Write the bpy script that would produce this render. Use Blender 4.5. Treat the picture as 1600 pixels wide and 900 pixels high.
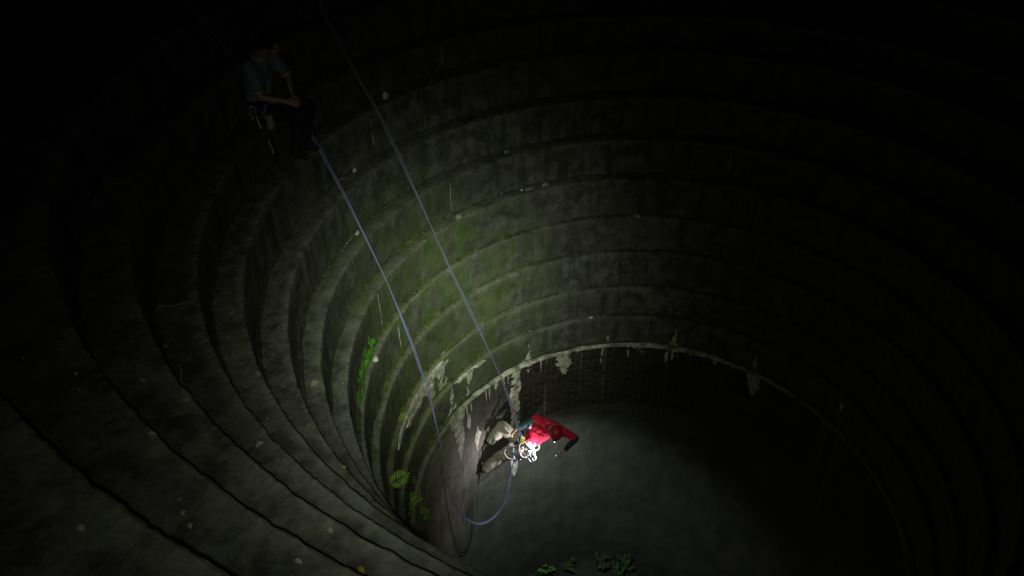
import bpy, bmesh, math, random
import numpy as np
from mathutils import Vector, Matrix, noise

for o in list(bpy.data.objects): bpy.data.objects.remove(o)
scene = bpy.context.scene
COL = scene.collection
R = math.radians
PI = math.pi

# ------------------------------------------------------------------ camera
cam_data = bpy.data.cameras.new("camera"); cam = bpy.data.objects.new("camera", cam_data); COL.objects.link(cam)
cam_data.sensor_width = 36.0; cam_data.lens = 36.0 * 1170.68 / 1600.0
cam_data.clip_start = 0.05; cam_data.clip_end = 500.0
CAM = Vector((0.0, -7.112, 9.380))
def cam_matrix(yaw, pit, rol):
    F = Vector((math.sin(yaw)*math.cos(pit), math.cos(yaw)*math.cos(pit), -math.sin(pit)))
    rt = Vector((math.cos(yaw), -math.sin(yaw), 0)); up = rt.cross(F)
    c, s = math.cos(rol), math.sin(rol)
    r2 = c*rt + s*up; u2 = -s*rt + c*up
    return Matrix(((r2.x,u2.x,-F.x,CAM.x),(r2.y,u2.y,-F.y,CAM.y),(r2.z,u2.z,-F.z,CAM.z),(0,0,0,1)))
cam.matrix_world = cam_matrix(R(-16.736), R(37.812), R(-0.638))
scene.camera = cam

# ------------------------------------------------------------------ world: a night sky, next to nothing
world = bpy.data.worlds.new("World"); scene.world = world; world.use_nodes = True
wn = world.node_tree.nodes; wl = world.node_tree.links
sky = wn.new("ShaderNodeTexSky"); sky.sky_type = 'NISHITA'; sky.sun_disc = False
sky.sun_elevation = R(2.0); sky.sun_rotation = R(200)
bg = wn.get("Background") or wn.new("ShaderNodeBackground"); bg.inputs["Strength"].default_value = 0.0020
wl.new(sky.outputs[0], bg.inputs[0])

# ------------------------------------------------------------------ lamps: the hand torch on the rim, the abseiler's headlamp
def spot(name, loc, target, power, size, blend, radius, color):
    d = bpy.data.lights.new(name, 'SPOT'); d.energy = power; d.spot_size = size; d.spot_blend = blend
    d.shadow_soft_size = radius; d.color = color
    o = bpy.data.objects.new(name, d); COL.objects.link(o); o.location = loc
    o.rotation_euler = (Vector(target) - Vector(loc)).to_track_quat('-Z', 'Y').to_euler()
    return o
TORCH = Vector((-0.035, -7.15, 9.33))
AIM = Vector((-3.47, 1.60, 1.55))
tl = spot("torch_beam", TORCH, AIM, 6600, R(110), 0.3, 0.03, (0.86, 1.0, 0.78))
SGN = 1.0
def beam_profile(lamp, sigma_deg, floor, toward=None, spill_deg=None):
    """bell-shaped beam of a torch: intensity falls off with the angle from its axis"""
    d = lamp.data; d.use_nodes = True; n = d.node_tree.nodes; l = d.node_tree.links
    em = n.get("Emission"); tc = n.new("ShaderNodeTexCoord"); sp = n.new("ShaderNodeSeparateXYZ"); l.new(tc.outputs["Normal"], sp.inputs[0])
    def mth(op, a, b=None):
        q = n.new("ShaderNodeMath"); q.operation = op
        for i, v in enumerate((a, b)):
            if v is None: continue
            if isinstance(v, bpy.types.NodeSocket): l.new(v, q.inputs[i])
            else: q.inputs[i].default_value = v
        return q.outputs[0]
    if toward is None: cosv = mth('ABSOLUTE', sp.outputs[2])
    else:       # hot spot off the housing's axis (the lamp head is tilted in its bezel)
        w = lamp.rotation_euler.to_matrix().inverted() @ Vector(toward).normalized()
        z = mth('MULTIPLY', mth('ABSOLUTE', sp.outputs[2]), -w.z)
        cosv = mth('ADD', mth('ADD', mth('MULTIPLY', sp.outputs[0], SGN*w.x), mth('MULTIPLY', sp.outputs[1], SGN*w.y)), z)
        cosv = mth('MINIMUM', mth('MAXIMUM', cosv, -1.0), 1.0)
    ang = mth('ARCCOSINE', cosv)
    g = mth('EXPONENT', mth('MULTIPLY', mth('POWER', mth('DIVIDE', ang, math.radians(sigma_deg)), 2.0), -1.0))
    if spill_deg:      # wide faint spill around the hot spot
        fl = mth('MULTIPLY', mth('EXPONENT', mth('MULTIPLY', mth('POWER', mth('DIVIDE', ang, math.radians(spill_deg)), 2.0), -1.0)), floor)
    else: fl = floor
    l.new(mth('ADD', g, fl), em.inputs["Strength"])
beam_profile(tl, 8.7, 0.018, None, 22.0)
HEADLAMP = Vector((-1.843, 1.510, -0.930))
hl_ = spot("headlamp_beam", HEADLAMP, HEADLAMP + Vector((0.05, 0.03, -1.0)), 360, R(127), 0.45, 0.012, (0.88, 1.0, 0.91))
beam_profile(hl_, 31.0, 0.055, (.02, .14, -1.0))
HAND_TORCH = Vector((-1.780, 1.350, -1.055))        # small torch in the abseiler's hand, shining back at the harness
ht_ = spot("pocket_torch_beam", HAND_TORCH, HAND_TORCH + Vector((-1.0, 0.24, -0.36)), 200, R(130), 0.6, 0.006, (0.92, 0.89, 1.0))
beam_profile(ht_, 22.0, 0.10)

vs = scene.view_settings; vs.view_transform = 'Standard'; vs.look = 'None'; vs.gamma = 1.0; vs.use_curve_mapping = False
vs.exposure = 0.0
scene.cycles.use_denoising = True
scene.cycles.max_bounces = 5

# ------------------------------------------------------------------ node helpers
class NT:
    def __init__(s, name):
        s.m = bpy.data.materials.new(name); s.m.use_nodes = True
        s.t = s.m.node_tree; s.n = s.t.nodes; s.l = s.t.links
        s.b = s.n["Principled BSDF"]
        s.tc = s.n.new("ShaderNodeTexCoord")
    def put(s, sock, v):
        if isinstance(v, bpy.types.NodeSocket): s.l.new(v, sock)
        elif v is not None:
            if sock.type == 'RGBA' and len(v) == 3: v = (*v, 1)
            sock.default_value = v
    def coords(s, scale=(1,1,1)):
        mp = s.n.new("ShaderNodeMapping"); mp.inputs["Scale"].default_value = scale
        s.l.new(s.tc.outputs["Object"], mp.inputs["Vector"]); return mp.outputs[0]
    def noise(s, scale, detail=4, rough=.55, vec=None, dist=0):
        n = s.n.new("ShaderNodeTexNoise"); n.inputs["Scale"].default_value = scale; n.inputs["Detail"].default_value = detail
        n.inputs["Roughness"].default_value = rough; n.inputs["Distortion"].default_value = dist
        s.l.new(vec or s.tc.outputs["Object"], n.inputs["Vector"]); return n.outputs["Fac"]
    def ramp(s, fac, a, b, smooth=True):
        n = s.n.new("ShaderNodeMapRange"); n.interpolation_type = 'SMOOTHSTEP' if smooth else 'LINEAR'
        s.put(n.inputs[0], fac); n.inputs[1].default_value = a; n.inputs[2].default_value = b
        n.inputs[3].default_value = 0; n.inputs[4].default_value = 1; return n.outputs[0]
    def math(s, op, a, b=None):
        n = s.n.new("ShaderNodeMath"); n.operation = op; s.put(n.inputs[0], a)
        if b is not None: s.put(n.inputs[1], b)
        return n.outputs[0]
    def mix(s, fac, a, b, mode='MIX'):
        n = s.n.new("ShaderNodeMix"); n.data_type = 'RGBA'; n.blend_type = mode
        s.put(n.inputs[0], fac); s.put(n.inputs[6], a); s.put(n.inputs[7], b); return n.outputs[2]
    def sep(s, vec=None):
        n = s.n.new("ShaderNodeSeparateXYZ"); s.l.new(vec or s.tc.outputs["Object"], n.inputs[0]); return n.outputs
    def dist(s, p):
        n = s.n.new("ShaderNodeVectorMath"); n.operation = 'DISTANCE'
        s.l.new(s.tc.outputs["Object"], n.inputs[0]); n.inputs[1].default_value = p; return n.outputs["Value"]
    def rnd(s):
        n = s.n.new("ShaderNodeObjectInfo"); return n.outputs["Random"]
    def bump(s, h, strength=.4, distance=.02):
        n = s.n.new("ShaderNodeBump"); n.inputs["Strength"].default_value = strength; n.inputs["Distance"].default_value = distance
        s.l.new(h, n.inputs["Height"]); s.l.new(n.outputs[0], s.b.inputs["Normal"])
    def done(s, col, rough=.8, metal=0, spec=.35):
        s.put(s.b.inputs["Base Color"], col); s.put(s.b.inputs["Roughness"], rough)
        s.b.inputs["Metallic"].default_value = metal; s.b.inputs["Specular IOR Level"].default_value = spec
        return s.m

def plain(name, col, rough=.7, metal=0, var=.35, scale=14, bump=.25, spec=.35):
    t = NT(name); n = t.noise(scale, 4); n2 = t.noise(scale*6, 3)
    c = t.mix(t.ramp(n, .3, .7), [x*(1-var) for x in col], [min(1, x*(1+var*.6)) for x in col])
    c = t.mix(t.math('MULTIPLY', t.ramp(n2, .45, .75), .3), c, [x*.55 for x in col])
    if bump: t.bump(t.math('ADD', n, t.math('MULTIPLY', n2, .4)), bump, .01)
    return t.done(c, rough, metal, spec)

def concrete_mat():
    t = NT("weathered_concrete")
    big = t.noise(.9, 5, .6); mid = t.noise(4.5, 6, .65); fine = t.noise(38, 4, .6)
    streak = t.noise(1, 5, .6, t.coords((7, 7, .55)))
    c = t.mix(t.ramp(mid, .32, .7), (.042, .039, .034), (.165, .155, .132))
    c = t.mix(t.math('MULTIPLY', t.ramp(big, .42, .68), .6), c, (.085, .072, .058))
    c = t.mix(t.math('MULTIPLY', t.ramp(streak, .48, .66), .7), c, (.032, .031, .026))
    c = t.mix(t.math('MULTIPLY', t.ramp(fine, .60, .74), .35), c, (.24, .22, .18))
    wa = t.n.new("ShaderNodeAttribute"); wa.attribute_name = "wear"
    wear = t.math('MULTIPLY', wa.outputs["Fac"], t.ramp(t.math('ADD', t.math('MULTIPLY', mid, .5), t.math('MULTIPLY', t.noise(2.0, 4), .5)), .36, .58))
    pit = t.ramp(t.noise(85, 3, .7), .60, .70)
    c = t.mix(t.math('MULTIPLY', pit, .55), c, (.020, .019, .016))
    spk = t.ramp(t.noise(62, 2, .5), .70, .76)
    c = t.mix(t.math('MULTIPLY', spk, .6), c, (.34, .31, .25))
    # moss and algae grow on the wet side of the funnel
    wet = t.ramp(t.dist((-3.75, .75, 1.75)), 3.6, .9)
    green = t.math('MULTIPLY', wet, t.ramp(t.math('ADD', t.math('MULTIPLY', t.noise(2.6, 6, .7), .6), t.math('MULTIPLY', streak, .4)), .40, .60))
    c = t.mix(t.math('MULTIPLY', green, .75), c, (.122, .155, .055))
    moss = t.math('MULTIPLY', wet, t.ramp(t.noise(3.3, 7, .75), .50, .60))
    c = t.mix(t.math('MULTIPLY', moss, .8), c, (.066, .105, .014))
    och = t.math('MULTIPLY', t.ramp(t.dist((-3.6, .1, .6)), 1.7, .3), t.ramp(t.noise(5, 5, .7), .45, .62))
    c = t.mix(t.math('MULTIPLY', och, .7), c, (.19, .14, .07))
    rst = t.ramp(t.noise(3.1, 5, .7), .63, .72)
    c = t.mix(t.math('MULTIPLY', rst, .4), c, (.12, .062, .03))
    c = t.mix(t.math('MULTIPLY', wear, .5), c, (.21, .20, .155))
    r = t.rnd(); v = t.math('ADD', t.math('MULTIPLY', r, .35), .80)
    c = t.mix(1.0, c, t.mix(v, (0, 0, 0), (1, 1, 1)), 'MULTIPLY')
    t.bump(t.math('ADD', t.math('MULTIPLY', mid, 1.2), t.math('ADD', t.math('MULTIPLY', fine, .35), t.math('MULTIPLY', t.noise(130, 2), .12))), .45, .03)
    return t.done(c, .82)

def brick_mat(name="sooty_brick", g=1.0):
    t = NT(name)
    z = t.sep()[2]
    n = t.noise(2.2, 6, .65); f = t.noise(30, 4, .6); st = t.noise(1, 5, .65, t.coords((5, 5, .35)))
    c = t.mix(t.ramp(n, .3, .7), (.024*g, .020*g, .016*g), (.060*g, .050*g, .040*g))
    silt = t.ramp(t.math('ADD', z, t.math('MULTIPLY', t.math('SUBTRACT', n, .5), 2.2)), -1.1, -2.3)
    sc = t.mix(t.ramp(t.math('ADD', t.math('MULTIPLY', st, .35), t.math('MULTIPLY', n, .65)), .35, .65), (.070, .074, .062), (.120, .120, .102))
    sc = t.mix(t.math('MULTIPLY', t.ramp(t.noise(1.3, 5, .6), .5, .66), .5), sc, (.052, .070, .054))
    sc = t.mix(t.math('MULTIPLY', t.ramp(t.noise(6, 5, .7), .6, .7), .35), sc, (.16, .11, .07))
    sc = t.mix(t.math('MULTIPLY', t.ramp(t.noise(9, 4, .6), .56, .68), .45), sc, (.040, .085, .062))
    sc = t.mix(t.math('MULTIPLY', t.ramp(t.noise(12, 4, .6, t.coords((1, 1, .7))), .58, .70), .5), sc, (.150, .075, .050))
    sc = t.mix(t.math('MULTIPLY', t.ramp(t.noise(1, 3, .5, t.coords((26, 26, 3))), .67, .74), .3), sc, (.20, .20, .17))
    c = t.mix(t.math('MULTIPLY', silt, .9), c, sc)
    lft = t.ramp(t.dist((-3.48, -.35, -1.6)), 2.5, 1.0)
    c = t.mix(t.math('MULTIPLY', lft, t.ramp(st, .22, .5)), c, t.mix(t.ramp(n, .4, .6), (.15, .145, .11), (.24, .22, .17)))
    och = t.math('MULTIPLY', lft, t.ramp(t.noise(4, 5, .7), .52, .64))
    c = t.mix(t.math('MULTIPLY', och, .6), c, (.20, .15, .07))
    alg = t.math('MULTIPLY', lft, t.ramp(t.noise(3.2, 5, .7), .55, .68))
    c = t.mix(t.math('MULTIPLY', alg, .6), c, (.07, .085, .04))
    c = t.mix(t.math('MULTIPLY', t.ramp(f, .58, .75), .25), c, (.17, .16, .13))
    t.bump(t.math('ADD', n, t.math('MULTIPLY', f, .4)), .45, .02)
    return t.done(c, .78)

def silt_mat():
    t = NT("dark_dirt"); n = t.noise(9, 5, .65); m_ = t.noise(2.4, 5, .7)
    c = t.mix(t.ramp(n, .3, .7), (.022, .022, .014), (.060, .056, .036))
    wet = t.math('MULTIPLY', t.ramp(t.dist((-3.75, .75, 1.75)), 3.4, .9), t.ramp(m_, .40, .58))
    c = t.mix(wet, c, t.mix(t.ramp(n, .35, .65), (.035, .045, .008), (.10, .13, .020)))
    t.bump(n, .7, .02)
    return t.done(c, .9)

def brick_piece_mat():
    t = NT("brick_face")
    n = t.noise(9, 5, .65); f = t.noise(50, 3)
    c = t.mix(t.ramp(n, .3, .7), (.022, .018, .014), (.056, .045, .034))
    v = t.math('ADD', t.math('MULTIPLY', t.rnd(), .8), .55)
    c = t.mix(1.0, c, t.mix(v, (0, 0, 0), (1, 1, 1)), 'MULTIPLY')
    t.bump(t.math('ADD', n, t.math('MULTIPLY', f, .4)), .4, .01)
    return t.done(c, .75)

def calcite_mat():
    t = NT("calcite"); n = t.noise(9, 6, .7); f = t.noise(45, 4, .65)
    c = t.mix(t.ramp(n, .33, .66), (.24, .22, .16), (.70, .67, .55))
    c = t.mix(t.math('MULTIPLY', t.ramp(f, .55, .7), .6), c, (.13, .11, .07))
    t.bump(t.math('ADD', n, t.math('MULTIPLY', f, .5)), .6, .02)
    return t.done(c, .8)

def lip_mat():
    t = NT("limed_coping"); n = t.noise(5, 6, .7); f = t.noise(40, 4, .65)
    c = t.mix(t.ramp(n, .38, .58), (.20, .18, .14), (.66, .63, .52))
    c = t.mix(t.math('MULTIPLY', t.ramp(f, .5, .66), .7), c, (.07, .06, .045))
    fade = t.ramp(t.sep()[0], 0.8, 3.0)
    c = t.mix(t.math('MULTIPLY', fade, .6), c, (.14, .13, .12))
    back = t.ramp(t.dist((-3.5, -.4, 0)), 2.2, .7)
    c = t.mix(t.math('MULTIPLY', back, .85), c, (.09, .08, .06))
    t.bump(t.math('ADD', n, t.math('MULTIPLY', f, .5)), .6, .02)
    return t.done(c, .8)

def rope_mat(name, a, b):
    t = NT(name)
    w = t.n.new("ShaderNodeTexWave"); w.wave_type = 'BANDS'; w.bands_direction = 'Z'; w.inputs["Scale"].default_value = 16
    w.inputs["Distortion"].default_value = 3; w.inputs["Detail"].default_value = 2
    t.l.new(t.tc.outputs["Object"], w.inputs["Vector"])
    c = t.mix(t.ramp(w.outputs["Fac"], .35, .65), a, b)
    t.bump(t.noise(260, 2), .5, .004)
    return t.done(c, .75)

M = dict(
    concrete=concrete_mat(), brick=brick_mat(), brickface=brick_piece_mat(), calcite=calcite_mat(), lip=lip_mat(),
    pointing=brick_mat("old_pointing", 2.6), calcdim=plain("faint_lime", (.10, .095, .08), .85, var=.4, scale=20),
    mortar=plain("mortar", (.07, .062, .05), .9),
    silt=silt_mat(),
    soil=plain("wet_silt", (.018, .020, .013), .8, var=.6, scale=4, bump=.6),
    ground=plain("night_grass", (.03, .04, .02), .9, var=.5, scale=3, bump=.6),
    red=plain("red_shirt", (.60, .020, .050), .9, var=.38, scale=11, bump=.5, spec=.2),
    helmet=plain("helmet_red", (.36, .012, .018), .45, var=.12, scale=6, bump=.05),
    teal=plain("teal_sleeve", (.055, .11, .13), .8, var=.25),
    navy=plain("navy_sleeve", (.02, .028, .06), .8, var=.25),
    khaki=plain("khaki_trousers", (.36, .325, .25), .85, var=.22, scale=8, bump=.4),
    darkcloth=plain("dark_trousers", (.009, .011, .014), .85, var=.3),
    polo=plain("grey_blue_polo", (.25, .29, .34), .85, var=.2),
    white=plain("white_trim", (.6, .6, .62), .7, var=.1),
    skin=plain("skin", (.50, .28, .19), .55, var=.15, scale=20, bump=.1),
    hair=plain("dark_hair", (.012, .010, .009), .6, var=.4, scale=60, bump=.8),
    shoe=plain("black_shoe", (.018, .017, .016), .6),
    web=plain("grey_blue_webbing", (.20, .27, .36), .7, var=.25),
    black=plain("black_webbing", (.012, .012, .016), .7),
    metal=plain("steel", (.42, .42, .48), .30, metal=1, var=.1, bump=.05),
    dkmetal=plain("dark_anodised", (.08, .05, .07), .4, metal=.8, var=.1, bump=.05),
    yellow=plain("yellow_device", (.55, .50, .10), .45, var=.2),
    pink=plain("pink_device", (.34, .07, .13), .45, var=.2),
    lens=plain("lamp_lens", (.8, .85, .9), .15, bump=0, var=0),
    sling=plain("white_sling", (.34, .32, .31), .8, var=.2),
    rope=rope_mat("rope_blue_purple", (.13, .19, .28), (.24, .19, .31)),
    rope2=rope_mat("rope_blue_grey", (.14, .24, .42), (.32, .25, .52)),
    leafdark=plain("floor_weed", (.028, .065, .012), .7, var=.4, scale=25),
    leafg=plain("fern_green", (.22, .38, .04), .6, var=.4, scale=25),
    ivy=plain("ivy_green", (.070, .21, .018), .5, var=.4, scale=25),
    moss=plain("moss", (.085, .115, .018), .9, var=.6, scale=7, bump=0),
    stem=plain("stem", (.10, .07, .03), .8),
    twig=plain("pale_twig", (.30, .27, .22), .8),
    leafpale=plain("dead_leaf_pale", (.33, .30, .27), .8, var=.3, scale=18),
    leafbrown=plain("dead_leaf_brown", (.22, .15, .07), .8, var=.3, scale=18),
    leafyel=plain("dead_leaf_yellow", (.36, .27, .04), .8, var=.3, scale=18),
    stone=plain("tan_stone", (.30, .27, .19), .85, var=.3, scale=12, bump=.6),
    stoneg=plain("grey_stone", (.20, .20, .17), .85, var=.3, scale=12, bump=.6),
    chip=plain("white_chip", (.62, .58, .52), .8, var=.2, scale=12, bump=.5),
    plastic=plain("bluish_plastic", (.36, .38, .56), .4, var=.2),
    grit=plain("grit", (.46, .43, .36), .85, var=.5, scale=3, bump=0),
    litter=plain("litter", (.07, .052, .035), .9, var=.5, scale=3, bump=0),
)
e = M['lens'].node_tree.nodes["Principled BSDF"]
e.inputs["Emission Color"].default_value = (.92, .95, 1, 1); e.inputs["Emission Strength"].default_value = 6.0

# ------------------------------------------------------------------ object helpers
def obj(name, verts, faces, mat, parent=None, smooth=False):
    me = bpy.data.meshes.new(name); me.from_pydata([tuple(v) for v in verts], [], faces); me.update()
    if mat: me.materials.append(M[mat] if isinstance(mat, str) else mat)
    if smooth:
        me.polygons.foreach_set("use_smooth", [True]*len(me.polygons))
    o = bpy.data.objects.new(name, me); COL.objects.link(o)
    if parent: o.parent = parent; o.matrix_parent_inverse = parent.matrix_world.inverted() if parent.type != 'EMPTY' else Matrix.Translation(-Vector(parent.location))
    return o
def tag(o, label=None, cat=None, group=None, kind=None):
    if label: o["label"] = label
    if cat: o["category"] = cat
    if group: o["group"] = group
    if kind: o["kind"] = kind
    return o
def thing(name, loc, label, cat, group=None, kind=None):
    o = bpy.data.objects.new(name, None); COL.objects.link(o); o.location = loc
    o.empty_display_size = .1
    return tag(o, label, cat, group, kind)
def perp(d):
    d = Vector(d).normalized(); a = Vector((0,0,1)) if abs(d.z) < .9 else Vector((1,0,0))
    u = d.cross(a).normalized(); return u, d.cross(u).normalized()
def catmull(pts, n=6, closed=False):
    P = [Vector(p) for p in pts]; out = []; N = len(P); m = N if closed else N-1
    for i in range(m):
        p1, p2 = P[i], P[(i+1) % N]
        p0 = P[i-1] if (closed or i > 0) else p1 - (p2-p1)
        p3 = P[(i+2) % N] if (closed or i+2 < N) else p2 + (p2-p1)
        for j in range(n):
            t = j/n
            out.append(.5*((2*p1) + (p2-p0)*t + (2*p0-5*p1+4*p2-p3)*t*t + (3*p1-p0-3*p2+p3)*t**3))
    if not closed: out.append(P[-1])
    return out
def tube(pts, rad, seg=8, closed=False, V=None, F=None, caps=True, flat=1.0):
    V = [] if V is None else V; F = [] if F is None else F
    P = [Vector(p) for p in pts]; N = len(P); base = len(V)
    u = None
    for i in range(N):
        if closed: d = P[(i+1) % N] - P[i-1]
        else: d = P[min(i+1, N-1)] - P[max(i-1, 0)]
        if d.length < 1e-9: d = Vector((0,0,1))
        d.normalize()
        if u is None: u, v = perp(d)
        else:
            u = (u - d*u.dot(d)); u = u.normalized() if u.length > 1e-6 else perp(d)[0]; v = d.cross(u)
        r = rad(i/(max(N-1, 1))) if callable(rad) else rad
        for k in range(seg):
            a = 2*PI*k/seg; V.append(P[i] + u*math.cos(a)*r + v*math.sin(a)*r*flat)
    for i in range(N if closed else N-1):
        for k in range(seg):
            a = base+i*seg+k; b = base+i*seg+(k+1) % seg; j = (i+1) % N
            c = base+j*seg+(k+1) % seg; dd = base+j*seg+k; F.append((a, b, c, dd))
    if caps and not closed:
        F.append(tuple(base+k for k in range(seg))[::-1]); F.append(tuple(base+(N-1)*seg+k for k in range(seg)))
    return V, F

# ------------------------------------------------------------------ the spillway
RN = [3.501, 3.601, 3.697, 3.794, 3.905, 4.002, 4.203, 4.446, 4.739, 5.027, 5.387, 5.770, 6.229, 6.76]
ZN = [0.0, .604, 1.187, 1.881, 2.533, 3.219, 3.828, 4.436, 5.071, 5.532, 6.100, 6.620, 7.243, 7.80]
NSEG = 22
rng = random.Random(7)
def cyl(r, a, z): return Vector((r*math.cos(a), r*math.sin(a), z))
def nz(p, s, seed=0): return noise.noise(Vector(p)*s + Vector((seed*7.3, seed*3.1, seed*1.7)))

spill = thing("stepped_spillway", (0, 0, 0), "round stepped concrete funnel dropping into a brick-lined shaft", "spillway")
def block(k, a0, a1, parent, dz):
    r0, r1 = RN[k], (RN[k+1] if k+1 < len(RN) else RN[k]+1.2)
    zt = ZN[k]+dz; zb = (ZN[k-1]-.04) if k else -.035
    n = max(16, int((a1-a0)*r0/.032)); V = []; F = []
    nr = 2 if k == 0 else 7; nt = 3 if r1-r0 < .15 else 6
    rows = []; WR = []
    for i in range(nr): rows.append((0.0, zb+(zt-.014-zb)*i/(nr-1), 0))
    rows += [(.012, zt, 2)]
    for i in range(1, nt+1): rows.append((.012+(r1+.05-r0-.012)*i/nt, zt, 1))
    for i in range(n+1):
        a = a0+(a1-a0)*i/n
        for (dr, z, t) in rows:
            p = cyl(r0+dr, a, z)
            big = nz(p, 1.1, k)*.006; mid = nz(p, 5, k)*.005; fine = nz(p, 17, k)*.0035
            d = big*.6+mid+fine
            if t == 0:
                near = max(0, 1-(zt-z)/.10); chip = max(0, nz(p, 3.7, k+20)-.30)*.035*near + (abs(nz(p, 14, k+5))*.012+max(0, nz(p, 31, k+9))*.014)*near
                p = cyl(r0+dr+d+chip, a, z)
            else:
                edge = 1 if t == 2 else 0
                chip = max(0, nz(p, 3.7, k+20)-.30)*.035*edge + (abs(nz(p, 14, k+5))*.012+max(0, nz(p, 31, k+9))*.014)*edge
                p = cyl(r0+dr+chip*1.1+(d if edge else 0), a, z+d*.7-chip*.7)
            V.append(p); WR.append(1.0 if t == 2 else (.55 if (t == 1 and dr < .12) else (.8 if (t == 0 and zt-z < .03) else 0.0)))
    m = len(rows)
    for i in range(n):
        for j in range(m-1):
            a = i*m+j; F.append((a, a+m, a+m+1, a+1))
    for i, rev in ((0, 0), (n, 1)):     # end faces seen in the joint
        base = len(V); src = [V[i*m+j] for j in range(m)]
        back = Vector((src[-1].x, src[-1].y, zb))
        V.extend(src); V.append(back)
        f = tuple(range(base, base+m+1)); F.append(f if rev else f[::-1])
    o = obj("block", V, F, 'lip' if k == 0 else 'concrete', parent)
    at = o.data.attributes.new("wear", 'FLOAT', 'POINT'); at.data.foreach_set("value", WR+[0.0]*(len(V)-len(WR)))
    return o
JOINT = {}
for k in range(len(RN)-1):
    st = bpy.data.objects.new("step", None); COL.objects.link(st); st.parent = spill
    off = rng.random()*2*PI/NSEG
    for s in range(NSEG):
        a0 = off+2*PI*s/NSEG; a1 = off+2*PI*(s+1)/NSEG; g = .0022/RN[k]
        block(k, a0+g, a1-g, st, rng.uniform(-.003, .003))
        JOINT.setdefault(k, []).append(a0)
V = []; F = []      # solid concrete behind the facing blocks, so the joints read dark
nb = 96
prof = [(RN[0]+.055, -.04)]
for k in range(len(RN)-1):
    prof += [(RN[k]+.055, ZN[k]-.05), (RN[k+1]+.055, ZN[k]-.05)]
for i in range(nb):
    for (rr, zz) in prof: V.append(cyl(rr, 2*PI*i/nb, zz))
m = len(prof)
for i in range(nb):
    for j in range(m-1):
        a = i*m+j; b = ((i+1) % nb)*m+j; F.append((a, b, b+1, a+1))
obj("core", V, F, 'concrete', spill)

# rim and ground
V = []; F = []
rads = [6.76, 7.0, 7.6, 8.4, 10, 14, 22, 40, 90, 180]
for i in range(96):
    for rr in rads:
        p = cyl(rr, 2*PI*i/96, ZN[13]); p.z += nz(p, .5)*.10*min(1, (rr-6.76)/1.5); V.append(p)
m = len(rads)
for i in range(96):
    for j in range(m-1):
        a = i*m+j; b = ((i+1) % 96)*m+j; F.append((a, b, b+1, a+1))
V2 = len(V)
for i in range(96): V.append(cyl(6.76, 2*PI*i/96, ZN[12]-.05))
for i in range(96): F.append((i*m, ((i+1) % 96)*m, V2+(i+1) % 96, V2+i))
tag(obj("ground", V, F, 'ground', smooth=True), "dark ground around the top of the spillway", "ground", kind="structure")

# shaft wall: mortar backing, bricks one by one where they can be told apart, joined beyond
ZF = -6.95
shaft = obj("shaft_wall", *(lambda n: ([cyl(3.514+.004*nz(cyl(3, 2*PI*i/n, z), 2), 2*PI*i/n, z) for z in (-.035, -2, -4, -6, -7.6) for i in range(n)],
        [(r_*n+i, r_*n+(i+1) % n, (r_+1)*n+(i+1) % n, (r_+1)*n+i) for r_ in range(4) for i in range(n)]))(160), 'pointing', spill)
NB = 92; CH = .088; BL = 2*PI*3.5/NB
def brick_geo(L, H, D, bev, s=0):
    V = []; F = []
    x, z = L/2, H/2
    V = [(-x, 0, -z), (x, 0, -z), (x, 0, z), (-x, 0, z), (-x, -D+bev, -z), (x, -D+bev, -z), (x, -D+bev, z), (-x, -D+bev, z),
         (-x+bev, -D, -z+bev), (x-bev, -D, -z+bev), (x-bev, -D, z-bev), (-x+bev, -D, z-bev)]
    for i in range(4):
        j = (i+1) % 4; F.append((i, j, 4+j, 4+i)); F.append((4+i, 4+j, 8+j, 8+i))
    F.append((8, 9, 10, 11)); return V, F
bme = []
for q in range(5):
    V, F = brick_geo(BL-.010-q*.0012, CH-.010, .030, .006)
    V = [(x+rng.uniform(-.002, .002), y+rng.uniform(-.0025, .0025) if y < -.01 else y, z+rng.uniform(-.002, .002)) for x, y, z in V]
    me = bpy.data.meshes.new("brick"); me.from_pydata(V, [], F); me.materials.append(M['brickface']); bme.append(me)
RV = []; RF = []; nbr = 0
for c in range(int((-.045-ZF)/CH)+2):
    z = -.040-CH*(c+.5)
    for i in range(NB):
        a = 2*PI*(i+.5*(c % 2))/NB
        da = math.degrees(a) % 360
        if 79 < da < 146 and c < 17 and nbr < 290:
            b = bpy.data.objects.new("brick", rng.choice(bme)); COL.objects.link(b); b.parent = shaft
            b.location = cyl(3.53-rng.uniform(0, .005), a, z); b.rotation_euler = (0, rng.uniform(-.006, .006), a-PI/2); nbr += 1
            continue
        deep = min(1, max(0, (-z-1.3)/1.0))
        rr = 3.5135+rng.uniform(-.004, .003)*(1-.6*deep)
        gx = BL/2-.005-.001*deep; gz = CH/2-.005
        t0 = Vector((-math.sin(a), math.cos(a), 0))
        D = .0125-.0095*deep; base = len(RV)
        for (sx, sz, dd) in ((-1,-1,0),(1,-1,0),(1,1,0),(-1,1,0),(-1,-1,1),(1,-1,1),(1,1,1),(-1,1,1)):
            k_ = 1 if dd == 0 else .965
            p = cyl(rr-D*dd+.004, a, z+sz*gz*(1 if dd == 0 else .9)) + t0*sx*gx*k_
            RV.append(p)
        for i_ in range(4):
            j_ = (i_+1) % 4; RF.append((base+i_, base+j_, base+4+j_, base+4+i_))
        RF.append((base+4, base+5, base+6, base+7))
tag(obj("brickwork", RV, RF, 'brick', shaft), kind="stuff")

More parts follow.
